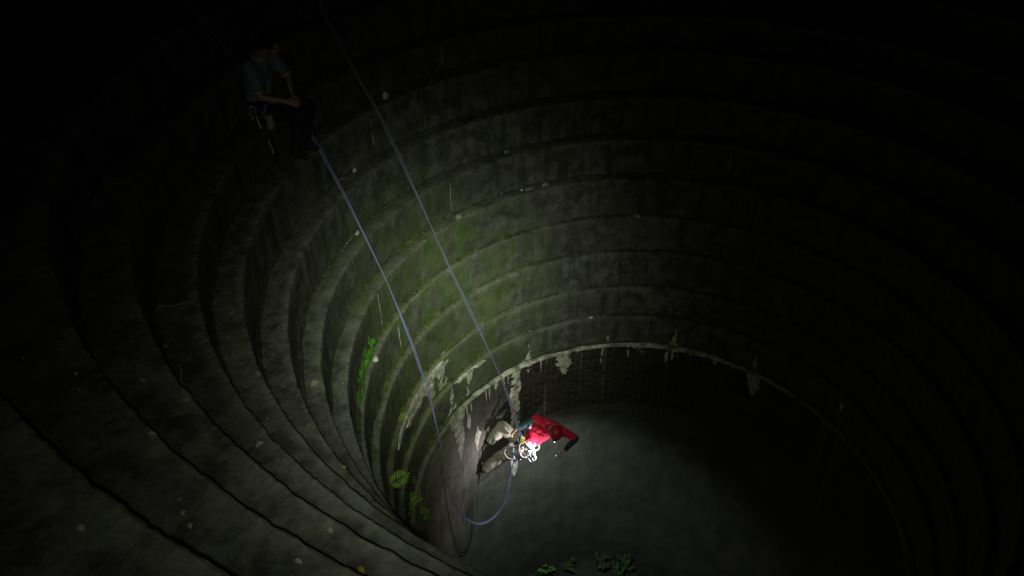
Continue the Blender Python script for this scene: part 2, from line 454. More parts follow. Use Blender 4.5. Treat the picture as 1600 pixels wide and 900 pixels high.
# shaft floor: silt and rubble
V = []; F = []; NR = 26; NA = 72
for i in range(NA):
    for j in range(NR+1):
        p = cyl(3.54*j/NR, 2*PI*i/NA, ZF); e_ = j/NR
        p.z += nz(p, 1.1)*.14+nz(p, 4)*.05+nz(p, 11)*.02+max(0, e_-.85)*.35*(1+1.5*nz(p, 2, 3))+max(0, nz(p, 6, 9))*.10; V.append(p)
for i in range(NA):
    for j in range(NR):
        a = i*(NR+1)+j; b = ((i+1) % NA)*(NR+1)+j; F.append((a, b, b+1, a+1))
tag(obj("shaft_floor", V, F, 'soil', smooth=True), "dark silt floor at the bottom of the shaft", "floor", kind="structure")

# calcite runs: thin crusts on the wall, thickness of their own
def crust(pts, rad, seed, thick=.007, rough=1.0, parent=None, mat='calcite'):
    """pts: (angle_deg, z, half_width_m) down the run; ragged edges, tapering tails"""
    L = abs(pts[0][1]-pts[-1][1]); n = max(6, int(L/.022/(len(pts)-1)))
    P = catmull([(a, z, w) for a, z, w in pts], n); V = []; F = []; W = 9
    for i, p in enumerate(P):
        a, z, w = R(p.x), p.y, max(.002, p.z)
        def rag(q): return 1+rough*(.45*nz((q, z*3, 1), 1, seed)+.40*nz((q, z*10, 2), 1, seed)+.25*nz((q, z*33, 3), 1, seed))
        l = max(.002, w*rag(1.3)); r_ = max(.002, w*rag(8.7)); sh = w*.5*nz((4, z*2.5, 7), 1, seed)
        rr = rad(z) if callable(rad) else rad
        for j in range(W):
            t = j/(W-1); s = -l+(l+r_)*t+sh; h = thick*(math.sin(PI*t)**.5 if 0 < j < W-1 else 0)*(.6+.9*nz((s*20, z*14, 3), 1, seed)+.5*nz((s*60, z*50, 3), 1, seed))
            V.append(cyl(rr+.004-h if j not in (0, W-1) else rr+.005, a+s/rr, z))
    for i in range(len(P)-1):
        for j in range(W-1):
            a = i*W+j; F.append((a, a+1, a+W+1, a+W))
    return obj("calcite_run", V, F, mat, parent or spill)
rw = 3.496
crust([(141.0, -.03, .10), (141.4, -.25, .115), (141.7, -.5, .12), (142.0, -.9, .115), (142.2, -1.4, .11), (142.3, -2.0, .105), (142.4, -2.5, .085), (142.6, -2.9, .04)], rw, 1, .009, .35)
crust([(164.6, .55, .01), (164.8, .35, .05), (165.0, .15, .10), (165.1, .02, .15)], 3.598, 2)
crust([(165.0, .0, .24), (165.3, -.12, .20), (165.2, -.3, .14), (165.1, -.6, .11), (165.1, -.95, .06), (165.1, -1.2, .008)], rw, 3, .009)
crust([(157.4, .59, .11), (157.5, .4, .085), (157.6, .2, .08), (157.8, .02, .07)], 3.598, 4)
crust([(125.8, -.03, .13), (125.6, -.15, .12), (125.3, -.3, .11), (124.9, -.45, .07), (124.6, -.55, .03)], rw, 5, .008, 1.3)
crust([(112.2, -.03, .03), (112.1, -.3, .028), (112.0, -.7, .026), (111.8, -1.1, .02), (111.7, -1.4, .01)], rw, 6, .010, 1.2, mat='calcdim')
crust([(91.6, .42, .008), (91.6, .25, .028), (91.7, .12, .05), (91.8, .01, .09)], 3.598, 7)
crust([(91.5, -.02, .05), (91.6, -.12, .03), (91.7, -.25, .01)], rw, 8)
crust([(93.0, -.3, .02), (92.4, -1.2, .018), (91.8, -2.0, .025), (91.2, -2.8, .012)], rw, 9, .006, 1.4, mat='calcdim')
crust([(67.6, .0, .09), (67.2, -.15, .10), (66.6, -.35, .08), (66.3, -.5, .03)], rw, 10, .009, 1.2)
crust([(68.3, .40, .008), (68.2, .22, .02), (68.0, .02, .09)], 3.598, 11)
crust([(136.0, .38, .008), (136.1, .2, .03), (136.3, .08, .055), (136.6, .005, .10)], 3.598, 12)
crust([(136.8, -.02, .07), (137, -.1, .045), (137.1, -.2, .015)], rw, 13)
crust([(111.2, .17, .012), (111.2, .1, .03), (111.1, .05, .018), (111.1, .01, .03)], 3.598, 14)
crust([(42.2, .5, .012), (42.1, .38, .035), (42.0, .26, .012)], 3.598, 15)
crust([(156.9, -.75, .008), (157.0, -.92, .045), (157.2, -1.02, .085), (157.4, -1.15, .05), (157.5, -1.36, .01)], rw, 16, .007, 1.3)
crust([(160.2, -.25, .01), (160.2, -.38, .045), (160.3, -.5, .05), (160.3, -.65, .015)], rw, 17)
crust([(148.5, -.03, .06), (148.8, -.1, .05), (149, -.2, .012)], rw, 18)
crust([(43.1, -.03, .12), (43.3, -.7, .10), (43.5, -1.6, .08), (43.7, -2.6, .03)], rw, 19, .006, 1.2, mat='calcdim')
crust([(38.0, -.03, .10), (37.4, -.8, .08), (36.9, -1.8, .05), (36.5, -2.4, .02)], rw, 20, .006, 1.2, mat='calcdim')
crust([(-171.1, .25, .008), (-170.6, .1, .02), (-169.8, .0, .03)], 3.598, 21)
crust([(-169.0, -.02, .05), (-168.2, -.12, .06), (-167.8, -.22, .02)], rw, 22)
crust([(171.5, 1.12, .13), (171.4, .9, .10), (171.2, .66, .08)], 3.694, 23)
crust([(167, 1.10, .10), (166.8, .9, .15), (166.6, .72, .14), (166.4, .62, .10)], 3.694, 24)
crust([(119.5, -.03, .02), (119.4, -.3, .02), (119.3, -.8, .012), (119.2, -1.2, .008)], rw, 25, .007, 1.4, mat='calcdim')
crust([(105, -.03, .03), (105, -.15, .02), (104.9, -.3, .008)], rw, 26)
crust([(79, -.02, .045), (79, -.08, .03), (79, -.2, .008)], rw, 27)
crust([(130.9, -.7, .02), (131, -1.0, .04), (131, -1.3, .03), (131.1, -1.6, .012)], rw, 30, .008, 1.4, mat='calcdim')
for i in range(46):     # short seep marks under the coping
    d = rng.uniform(72, 170); L = rng.uniform(.06, .5)*rng.random()**.5; w = rng.uniform(.006, .03)
    crust([(d, -.03, w*1.3), (d+.1, -.03-L*.3, w), (d+rng.uniform(-.2, .2), -.03-L*.7, w*.7), (d, -.03-L, .003)], rw, 200+i, .005, 1.3, mat='calcdim' if rng.random() < .6 else 'calcite')
# the broken white edge of the second step on the left: a band that follows the nosing
def band(k, a0, a1, zlo, zhi, seed, mat='calcite'):
    n = int(abs(a1-a0)/.35); V = []; F = []; W = 6
    for i in range(n+1):
        a = a0+(a1-a0)*i/n; ar = R(a); e_ = min(1, i/6, (n-i)/6)
        hi = ZN[k]+zhi+.03*nz((a*.4, 1, 0), 1, seed); lo = ZN[k]+zlo+.10*nz((a*.35, 3, 0), 1, seed)+.05*nz((a*1.4, 5, 0), 1, seed)
        mid = (hi+lo)/2; hi = mid+(hi-mid)*e_; lo = mid+min(-.003, (lo-mid)*e_)
        for j in range(W):
            t = j/(W-1); z = lo+(hi-lo)*t; h = .018*math.sin(PI*t)**.5*(.7+.8*nz((a*.8, z*12, 1), 1, seed)) if 0 < j < W-1 else -.010
            V.append(cyl(RN[k]-h-.004, ar, z))
    for i in range(n):
        for j in range(W-1):
            a = i*W+j; F.append((a, a+1, a+W+1, a+W))
    return obj("calcite_band", V, F, mat, spill, smooth=True)
band(2, 163.5, 194, -.20, -.01, 3)
band(2, 171, 186, -.34, -.14, 8)
band(1, 151, 163.5, -.13, -.01, 5)
# hairline lime runs under the block joints on the far risers
for k in range(2, 11):
    for a in JOINT[k]:
        d = math.degrees(a) % 360
        if 60 < d < 200 and rng.random() < .38:
            zt = ZN[k]; h = (ZN[k]-ZN[k-1])*rng.uniform(.3, .85); top = zt-rng.uniform(.02, .15)
            crust([(d, top, .004), (d+.1, top-h*.5, .006), (d, top-h, .003)], RN[k]-.004, k*30+int(d), .005, 1.0, mat='calcdim' if rng.random() < .7 else 'calcite')

V = []; F = []      # dirt gathered in the angle between tread and riser, one wedge ring per step
for k in range(0, 12):
    n = int(2*PI*RN[k]/.06); base = len(V)
    for i in range(n):
        a = 2*PI*i/n; q = (math.cos(a)*RN[k+1], math.sin(a)*RN[k+1], k*3.3)
        tw = RN[k+1]-RN[k]; w = max(.006, min(tw*.55, .05)*(.65+1.1*nz(q, 1.7, 2)+.5*nz(q, 7, 3))); h = max(.006, .05*(.55+1.0*nz(q, 1.9, 5)+.6*nz(q, 9, 3)))
        V += [cyl(RN[k+1]-w, a, ZN[k]-.004), cyl(RN[k+1]-w*.55, a, ZN[k]+h*.32), cyl(RN[k+1]-w*.15, a, ZN[k]+h*.75), cyl(RN[k+1]+.012, a, ZN[k]+h)]
    for i in range(n):
        for j in range(3):
            a_ = base+i*4+j; b_ = base+((i+1) % n)*4+j; F.append((a_, b_, b_+1, a_+1))
tag(obj("silt", V, F, 'silt'), "dark dirt gathered in the angles of the steps", "silt", kind="stuff")

# ------------------------------------------------------------------ moss, grit and litter (uncountable)
def on_tread(k, a, r, dz=0): return cyl(r, a, ZN[k]+dz)
V = []; F = []
for k in range(1, 8):
    for t in range(9000):
        d = rng.uniform(128, 206); a = R(d)
        dens = (1-abs(d-165)/40)*(1.2-abs(k-3.4)/4.2)
        q = nz((math.cos(a)*4, math.sin(a)*4, k*2.0), 1.3, 11)
        if q+dens*.55 < .42 or rng.random() > .5: continue
        up = abs(rng.gauss(0, .06+.16*max(0, q))); rr = RN[k+1]-.004; z = ZN[k]+up
        if up > ZN[k+1]-ZN[k]-.05: continue
        if rng.random() < .35: rr = RN[k+1]-abs(rng.gauss(0, .02)); z = ZN[k]+.002
        p = cyl(rr, a, z); L = rng.uniform(.008, .026)*(1-.4*min(1, up/.3))
        inn = Vector((-math.cos(a), -math.sin(a), 0)); tn = Vector((-math.sin(a), math.cos(a), 0))
        for b in range(2):
            dr = (inn*rng.uniform(.2, .8)+Vector((0, 0, rng.uniform(.0, 1)))+tn*rng.uniform(-.6, .6)).normalized()
            s = tn*L*.35; base = len(V); V += [p-s, p+s, p+dr*L]; F.append((base, base+1, base+2))
tag(obj("moss", V, F, 'moss'), "green moss in the angles of the steps left of the rope", "moss", kind="stuff")

def rock_geo(s, seed, V, F, c, rot=0):
    t = (1+5**.5)/2
    vs_ = [(-1,t,0),(1,t,0),(-1,-t,0),(1,-t,0),(0,-1,t),(0,1,t),(0,-1,-t),(0,1,-t),(t,0,-1),(t,0,1),(-t,0,-1),(-t,0,1)]
    fs = [(0,11,5),(0,5,1),(0,1,7),(0,7,10),(0,10,11),(1,5,9),(5,11,4),(11,10,2),(10,7,6),(7,1,8),(3,9,4),(3,4,2),(3,2,6),(3,6,8),(3,8,9),(4,9,5),(2,4,11),(6,2,10),(8,6,7),(9,8,1)]
    base = len(V); rr = random.Random(seed); cr, sr = math.cos(rot), math.sin(rot)
    for v in vs_:
        v = Vector(v).normalized()*(1+rr.uniform(-.22, .22)); x, y, z = v.x*s[0], v.y*s[1], v.z*s[2]
        V.append(Vector(c)+Vector((x*cr-y*sr, x*sr+y*cr, z)))
    F += [tuple(base+i for i in f) for f in fs]
def scatter(name, mat, count, smin, smax, label, cat, line_fn):
    V = []; F = []
    tet = [(0,1,2),(0,3,1),(1,3,2),(2,3,0)]
    for i in range(count):
        p = line_fn()
        if p is None: continue
        s = rng.uniform(smin, smax)*rng.random()**.6; base = len(V)
        for q in range(4):
            V.append(p+Vector((rng.uniform(-1, 1), rng.uniform(-1, 1), rng.uniform(0, .8)))*s)
        F += [tuple(base+i_ for i_ in f) for f in tet]
    tag(obj(name, V, F, mat), label, cat, kind="stuff")
def grit_pos():
    u = rng.random()
    if u < .16: k, d, o = 2, rng.uniform(118, 166), .0      # white crumbs along the crease
    elif u < .24: k, d, o = 1, rng.uniform(112, 140), .0
    elif u < .36: k, d, o = 7, rng.uniform(166, 186), .0
    elif u < .42: k, d, o = 6, rng.uniform(165, 190), .02
    elif u < .52: k, d, o = rng.choice([3, 4, 5]), rng.uniform(115, 175), .0
    else: k = rng.randrange(1, 13); d = rng.uniform(60, 270); o = None
    a = R(d)
    if o is not None:
        if nz((d*.25, k, 0), 1, 4) < -.02: return None
        r_ = RN[k+1]-.012-abs(rng.gauss(0, .012))-o*rng.random()
    else:
        if rng.random() < .45: return None
        r_ = rng.uniform(RN[k]+.03, RN[k+1]-.01)
    return on_tread(k, a, r_, .003)
scatter("grit", 'grit', 3600, .004, .019, "pale crumbs of lime and grit lying in the step angles", "grit", grit_pos)
def litter_pos():
    k = rng.randrange(1, 13); d = rng.uniform(100, 268); a = R(d)
    if nz((d*.2, k*2.2, 0), 1, 8) < -.1: return None
    r_ = RN[k+1]-.01-abs(rng.gauss(0, .05))
    if r_ < RN[k]+.02: return None
    return on_tread(k, a, r_, .003)
scatter("leaf_litter", 'litter', 5000, .006, .024, "dark crumbled leaf litter along the steps", "leaf litter", litter_pos)

# ------------------------------------------------------------------ stones, leaves, twigs: each one a thing
def rad_dir(p): return math.atan2(p[1], p[0])
STONES = [ # x, y, z, size(w,d,h), material, label
 ((-3.556, 1.939, 3.219), (.075, .05, .04), 'stone', "tan stone on the step edge just right of the taut rope"),
 ((-2.53, 3.25, 3.219), (.07, .05, .04), 'stone', "greenish stone, right one of two side by side on a far step"),
 ((-2.74, 3.07, 3.219), (.085, .05, .025), 'stoneg', "flat grey stone, left one of two side by side on a far step"),
 ((-2.86, 2.99, 3.219), (.028, .022, .02), 'chip', "small white pebble left of the two stones lying together"),
 ((-1.058, 3.80, 2.533), (.085, .05, .032), 'stone', "pale flat stone alone on the far step above the white shaft rim"),
 ((-3.85, -.645, 2.533), (.06, .042, .03), 'chip', "pale angular stone beside the top of the green creeper"),
 ((-3.577, -2.379, 3.828), (.055, .060, .035), 'stone', "large tan stone on the steps left of the creeper"),
 ((-4.60, .871, 4.436), (.05, .028, .03), 'chip', "white chip beside the slack rope just below the seated person"),
 ((-3.12, 3.05, 3.828), (.05, .04, .035), 'stoneg', "grey stone in the crease of a far upper step"),
 ((-4.52, 1.88, 5.071), (.055, .045, .075), 'chip', "upright white triangular chip beside the upper taut rope"),
 ((-1.626, 3.25, .604), (.045, .03, .028), 'chip', "pale chip on the lowest far step above the white rim"),
 ((-4.38, .312, 3.828), (.055, .03, .028), 'chip', "white chip left of the slack rope below mid height"),
 ((-2.49, -3.70, 4.436), (.022, .017, .014), 'leafyel', "small yellowish pebble low on the left steps"),
 ((-.18, 4.50, 4.436), (.04, .03, .03), 'stoneg', "dim grey stone on a far upper step right of centre"),
]
for i, (p, s, mt, lab) in enumerate(STONES):
    V = []; F = []; rock_geo(s, i+3, V, F, (p[0], p[1], p[2]+s[2]*.55), rad_dir(p)+PI/2+.2)
    tag(obj("stone", V, F, mt), lab, "stone", "loose stones on the steps")

def leaf_geo(L, W, curl=.15, n=6):
    V = []; F = []
    for i in range(n+1):
        t = i/n; w = W*math.sin(PI*min(1, t*.93+.03))**.8*(1-.25*t)
        z = curl*L*math.sin(PI*t)
        V += [Vector((-w, L*(t-.5), z+w*.35)), Vector((0, L*(t-.5), z)), Vector((w, L*(t-.5), z+w*.35))]
    for i in range(n):
        for j in range(2):
            a = i*3+j; F.append((a, a+1, a+4, a+3))
    b = len(V); V += [v-Vector((0, 0, .0012)) for v in V[:b]]
    F += [tuple(b+i for i in f[::-1]) for f in list(F)]
    return V, F
LEAVES = [
 ((-3.15, -4.592, 6.10), .055, 'leafpale', "pale oval dead leaf, leftmost high on the dark left steps"),
 ((-2.366, -5.293, 6.62), .050, 'leafpale', "pale dead leaf below the leftmost one on the left steps"),
 ((-2.55, -4.448, 5.532), .060, 'leafpale', "bright white dead leaf in the middle of the lower left steps"),
 ((-2.787, -4.662, 6.10), .040, 'leafpale', "small pale leaf close to a step edge on the left"),
 ((-1.948, -5.629, 6.62), .030, 'leafpale', "upper one of two tiny pale leaves low on the left steps"),
 ((-1.879, -5.676, 6.62), .032, 'leafpale', "lower one of two tiny pale leaves low on the left steps"),
 ((-1.797, -6.111, 7.243), .040, 'leafpale', "dim leaf on the topmost step in the bottom left corner"),
 ((-3.773, -3.792, 5.532), .045, 'leafyel', "yellow dead leaf below the pale forked twig"),
 ((-2.572, -4.988, 6.10), .035, 'leafbrown', "brown leaf on the left steps beside a tiny curled one"),
 ((-2.488, -4.96, 6.10), .028, 'leafbrown', "tiny curled brown leaf on the left steps"),
 ((-1.349, -5.704, 6.62), .040, 'leafpale', "narrow pale leaf at the very bottom of the left steps"),
 ((-3.441, -3.021, 4.436), .030, 'leafpale', "small pale leaf left of the large tan stone"),
 ((-3.28, -3.458, 5.071), .035, 'leafyel', "small yellow leaf midway down the left steps"),
 ((-1.539, -5.237, 6.10), .048, 'stone', "broad tan dead leaf low in front of the ferns"),
 ((-1.288, -5.393, 6.10), .050, 'leafyel', "yellow brown leaf at the bottom edge below the ferns"),
 ((-2.968, -3.386, 4.436), .060, 'leafbrown', "brown curled leaf on the narrow left steps below the tan stone"),
 ((-3.476, -3.404, 5.071), .055, 'leafbrown', "brown leaf right of the yellow leaf on the left steps"),
 ((-1.331, 4.78, 5.071), .07, 'leafpale', "tiny pale leaf high on the far steps at the top"),
 ((.259, 3.833, 1.881), .06, 'leafpale', "tiny pale leaf on a dark far step right of centre"),
]
for i, (p, L, mt, lab) in enumerate(LEAVES):
    V, F = leaf_geo(L, L*rng.uniform(.28, .42), rng.uniform(.05, .22)); a = rng.uniform(0, 6.28); c, s = math.cos(a), math.sin(a)
    V = [Vector((v.x*c-v.y*s+p[0], v.x*s+v.y*c+p[1], v.z+p[2]+.008)) for v in V]
    tag(obj("dead_leaf", V, F, mt, smooth=True), lab, "leaf", "fallen leaves on the steps")
# smaller leaves and bits strewn on the left treads: still single leaves, look-alikes
for i in range(36):
    k = rng.choice([4, 5, 6, 7, 8, 9, 10, 11]); d = rng.uniform(172, 258); r_ = rng.uniform(RN[k]+.05, RN[k+1]-.03); L = rng.uniform(.018, .04)
    p = on_tread(k, R(d), r_, .006)
    V, F = leaf_geo(L, L*rng.uniform(.22, .42), rng.uniform(.05, .25), 4); a = rng.uniform(0, 6.28); c, s = math.cos(a), math.sin(a)
    V = [Vector((v.x*c-v.y*s, v.x*s+v.y*c, v.z))+p for v in V]
    tag(obj("leaf_scrap", V, F, rng.choice(['leafpale', 'leafbrown', 'leafbrown', 'leafbrown']), smooth=True), "tiny scrap of dead leaf strewn on the left steps", "leaf scrap", "leaf scraps on the left steps")

def twig(pts, r_, lab, side=None):
    V, F = tube(catmull(pts, 5), lambda t: r_*(1-.6*t), 6)
    if side: tube(catmull(side, 4), lambda t: r_*.6*(1-.6*t), 5, V=V, F=F)
    tag(obj("twig", V, F, 'twig'), lab, "twig", "twigs on the steps")
twig([(-4.10, -3.50, 5.546), (-4.10, -3.40, 5.56), (-4.03, -3.37, 5.55), (-3.93, -3.28, 5.546)], .0055, "pale forked twig across a step on the far left", [(-4.10, -3.40, 5.56), (-4.16, -3.36, 5.57)])
twig([(-3.534, -3.943, 5.546), (-3.47, -4.0, 5.55), (-3.42, -4.08, 5.548), (-3.37, -4.11, 5.545)], .006, "short pale twig along a step edge on the left")
twig([(-5.02, -2.63, 6.114), (-4.92, -2.56, 6.12), (-4.83, -2.55, 6.116), (-4.74, -2.60, 6.118)], .007, "dim twig at the far left edge of the steps")
twig([(-5.34, -.50, 5.56), (-5.33, -.36, 5.64), (-5.345, -.22, 5.72), (-5.35, -.09, 5.80)], .007, "long twig leaning on the riser behind the seated person")

for (p, ax, L, lab) in [((.843, 4.50, 4.445), (1, -.1, .1), .12, "bluish plastic scrap on a dark upper step at far right"),
                        ((1.385, 3.78, 3.228), (1, -.35, .05), .10, "bluish plastic scrap lower down on the right steps"),
                        ((.655, 3.945, 2.62), (.12, -.06, 1), .22, "bluish plastic strip hanging down a riser on the right")]:
    d = Vector(ax).normalized(); u, v = perp(d); V = []; F = []
    for i in range(8):
        t = i/7; w = .022*(.5+math.sin(PI*t))*(1+.5*nz((t*4, L*9, 1), 1))
        c = Vector(p)+d*L*(t-.5)*(1 if d.z < .5 else 1)+(Vector((0, 0, L*.5)) if d.z > .5 else Vector((0, 0, .006)))
        for q in (-1, 0, 1):
            V.append(c+u*w*q+Vector((0, 0, .006*abs(q))))
    for i in range(7):
        for j in range(2): a = i*3+j; F.append((a, a+1, a+4, a+3))
    b = len(V); off = -v*.0015
    V += [x+off for x in V[:b]]; F += [tuple(b+i for i in f[::-1]) for f in list(F)]
    tag(obj("plastic_scrap", V, F, 'plastic', smooth=True), lab, "plastic scrap", "plastic scraps on the steps")

# ------------------------------------------------------------------ plants
def place_leaf(base, direction, L, W, mat, parent, name="leaf", curl=.12, normal=None, lobes=0):
    d = Vector(direction).normalized(); nrm = Vector(normal or (0, 0, 1)); nrm = (nrm-d*nrm.dot(d)); nrm = nrm.normalized() if nrm.length > 1e-4 else perp(d)[0]
    sd = d.cross(nrm); V, F = leaf_geo(L, W, curl)
    V = [Vector(base)+sd*v.x+d*(v.y+L/2)+nrm*v.z for v in V]
    return obj(name, V, F, mat, parent, smooth=True)
def ivy_leaf(base, direction, S, parent, normal):
    d = Vector(direction).normalized(); n = Vector(normal); n = (n-d*n.dot(d)).normalized(); sd = d.cross(n)
    out = [(0, .05), (.28, -.06), (.50, .10), (.46, .30), (.62, .52), (.34, .58), (.22, .78), (0, 1.05), (-.22, .78), (-.34, .58), (-.62, .52), (-.46, .30), (-.50, .10), (-.28, -.06)]
    V = [Vector(base)+(sd*x+d*y)*S+n*S*(.12*math.cos(y*3)+.1*abs(x)-.05) for x, y in out]
    c = len(V); V.append(Vector(base)+d*S*.35+n*S*.16)
    F = [(c, i, (i+1) % len(out)) for i in range(len(out))]
    b = len(V); V += [v-n*.0012 for v in V[:b]]; F += [tuple(b+i for i in f[::-1]) for f in list(F)]
    return obj("leaf", V, F, 'ivy', parent)
iv = thing("creeper", cyl(3.98, R(-162), 2.56), "bright green leafy creeper hanging in a strip on the left steps", "creeper")
pts = [cyl(4.002-.02, R(189.0+s*14.5), 2.80+.03*math.sin(s*9)) for s in np.linspace(0, 1, 8)]
obj("stem", *tube(catmull(pts, 4), .003, 5), 'stem', iv)
for i in range(30):
    s = i/29; a = R(188.6+s*15+rng.uniform(-.9, .9)); inn = Vector((-math.cos(a), -math.sin(a), 0)); tn = Vector((-math.sin(a), math.cos(a), 0))
    p = cyl(4.0-rng.uniform(.03, .07), a, 2.84+rng.uniform(-.14, .10)-.02*s)
    ivy_leaf(p, Vector((0, 0, -.8))+tn*rng.uniform(-.9, .9)+inn*.3, rng.uniform(.07, .125), iv, inn*.8+Vector((0, -.1, .9)))
def frond(name, base, direction, L, n, lw, lab, mat='leafg', parent=None, droop=.4, up=(0, 0, 1)):
    root = parent or thing(name, base, lab, "fern")
    d = Vector(direction).normalized(); sd = d.cross(Vector(up)).normalized(); nr = sd.cross(d)
    pts = [Vector(base)+d*L*t+nr*L*(.35*math.sin(t*1.6)-droop*t*t) for t in np.linspace(0, 1, 8)]
    pts = catmull(pts, 4)
    obj("stem", *tube(pts, lambda t: .0035*(1-.7*t), 5), 'stem', root)
    for i in range(n):
        t = .10+.88*i/(n-1); c = pts[int(t*(len(pts)-1))]; w = lw*math.sin(PI*min(1, (.18+.85*t)))**.8
        for s in (-1, 1):
            place_leaf(c, sd*s*1.0+d*.45-nr*.15, max(.012, w), max(.008, L/n*.42), mat, root, curl=.08, normal=nr)
    return root
frond("fern", (-3.40, -1.55, 1.20), (.55, .35, .30), .30, 9, .13, "single broad bright green fern frond at the end of the left steps", up=(.2, -.5, .8))
fr = thing("fern", (-3.50, -1.05, .02), "dark green fern clump on the shaft edge below the bright frond", "fern")
for b, d, L in [((-3.47, -1.05, .02), (.5, .1, .4), .24), ((-3.48, -1.02, .0), (.6, .6, .2), .26), ((-3.46, -1.10, .0), (.6, -.3, .3), .22), ((-3.47, -1.0, .05), (.3, .6, .6), .2)]:
    frond("fern", b, d, L, 8, .085, None, 'leafg', fr, .6)
fr = thing("fern", (-3.44, -.82, -.45), "small fern growing from the shaft wall, lowest on the left", "fern")
for b, d, L in [((-3.47, -.84, -.42), (.6, .2, .2), .2), ((-3.47, -.80, -.47), (.5, .5, -.1), .22), ((-3.47, -.78, -.40), (.6, -.1, .4), .16), ((-3.46, -.70, -.75), (.6, .3, .2), .18)]:
    frond("fern", b, d, L, 7, .075, None, 'leafg', fr, .6)
fr = thing("fern", (-3.745, -.47, 1.19), "tiny fern tuft at the broken white step edge", "fern")
for d in [(.5, .2, .7), (.6, -.2, .5), (.3, .6, .5), (.5, -.5, .5)]: frond("fern", (-3.72, -.47, 1.20), d, .13, 6, .05, None, 'leafg', fr, .5)
def bush(c, n, S, lab, mat='ivy'):
    c = Vector(c); root = thing("plant", c, lab, "plant")
    for i in range(n):
        a = rng.uniform(0, 6.28); d = Vector((math.cos(a), math.sin(a), rng.uniform(.2, 1.3))).normalized(); L = S*rng.uniform(.4, 1)
        obj("stem", *tube([c, c+d*L*.5+Vector((0, 0, .02)), c+d*L], .0025, 4), 'stem', root)
        for q in range(3):
            dd = Vector((rng.uniform(-1, 1), rng.uniform(-1, 1), rng.uniform(-.3, .6))); place_leaf(c+d*L*(.55+.22*q), dd, S*rng.uniform(.25, .4), S*.12, mat, root, normal=(.1, -.5, 1))
bush((-2.16, 2.58, -6.80), 9, .26, "bright green seedling on the shaft floor under the abseiler", 'ivy')
bush((-2.55, 1.98, -6.85), 9, .26, "green plant at the bottom edge left of the bright seedling", 'leafg')
bush((-.50, 3.15, -6.80), 12, .34, "dark leafy plant on the shaft floor, rightmost of all", 'leafdark')
bush((-1.0, 3.1, -6.8), 10, .30, "dark low plant on the shaft floor, second from right", 'leafdark')
bush((-1.60, 2.85, -6.82), 9, .26, "dark low plant on the shaft floor behind the bright seedling", 'leafdark')

# ------------------------------------------------------------------ people
def capsule(V, F, A, B, ra, rb, seg=14):
    A, B = Vector(A), Vector(B); d = B-A; L = d.length
    d = d/L if L > 1e-6 else Vector((0, 0, 1)); u, v = perp(d); rows = []
    for i in range(5):
        t = PI/2*(i/4); rows.append((A-d*ra*math.cos(t), ra*math.sin(t)))
    for i in range(5):
        t = PI/2*(i/4); rows.append((B+d*rb*math.sin(t), rb*math.cos(t)))
    base = len(V)
    for c, r_ in rows:
        for k in range(seg):
            a = 2*PI*k/seg; V.append(c+u*math.cos(a)*max(r_, 1e-4)+v*math.sin(a)*max(r_, 1e-4))
    for i in range(len(rows)-1):
        for k in range(seg):
            a = base+i*seg+k; b = base+i*seg+(k+1) % seg; F.append((a, b, b+seg, a+seg))
    F.append(tuple(base+k for k in range(seg))[::-1]); F.append(tuple(base+(len(rows)-1)*seg+k for k in range(seg)))
def ellip(V, F, c, ax, ay, az, seg=18, rings=12):
    c = Vector(c); base = len(V)
    for i in range(rings+1):
        t = PI*i/rings
        for k in range(seg):
            a = 2*PI*k/seg; V.append(c+Vector(ax)*max(math.sin(t), 1e-3)*math.cos(a)+Vector(ay)*max(math.sin(t), 1e-3)*math.sin(a)+Vector(az)*math.cos(t))
    for i in range(rings):
        for k in range(seg):
            a = base+i*seg+k; b = base+i*seg+(k+1) % seg; F.append((a, a+seg, b+seg, b))
    F.append(tuple(base+k for k in range(seg))); F.append(tuple(base+rings*seg+k for k in range(seg))[::-1])
def fuse(name, V, F, mat, parent, voxel=.012, smooth=4, wrinkle=0, wscale=14, cut=None):
    me = bpy.data.meshes.new(name); me.from_pydata([tuple(v) for v in V], [], F); me.update()
    bm = bmesh.new(); bm.from_mesh(me); bmesh.ops.recalc_face_normals(bm, faces=bm.faces); bm.to_mesh(me); bm.free()
    o = bpy.data.objects.new(name, me); COL.objects.link(o)
    md = o.modifiers.new("r", 'REMESH'); md.mode = 'VOXEL'; md.voxel_size = voxel
    if smooth:
        sm = o.modifiers.new("s", 'SMOOTH'); sm.factor = .5; sm.iterations = smooth
    dg = bpy.context.evaluated_depsgraph_get(); me2 = bpy.data.meshes.new_from_object(o.evaluated_get(dg))
    o.modifiers.clear(); o.data = me2; bpy.data.meshes.remove(me); me2.name = name
    me2.materials.clear(); me2.materials.append(M[mat])
    if wrinkle:
        nn = [v.normal.copy() for v in me2.vertices]
        for v, n in zip(me2.vertices, nn):
            w = noise.noise(v.co*wscale+Vector((3, 1, 7)))+.6*(1-abs(noise.noise(v.co*wscale*.6))*2)
            v.co += n*wrinkle*w
    me2.polygons.foreach_set("use_smooth", [True]*len(me2.polygons)); me2.update()
    if parent: o.parent = parent; o.matrix_parent_inverse = Matrix.Translation(-Vector(parent.location))
    return o
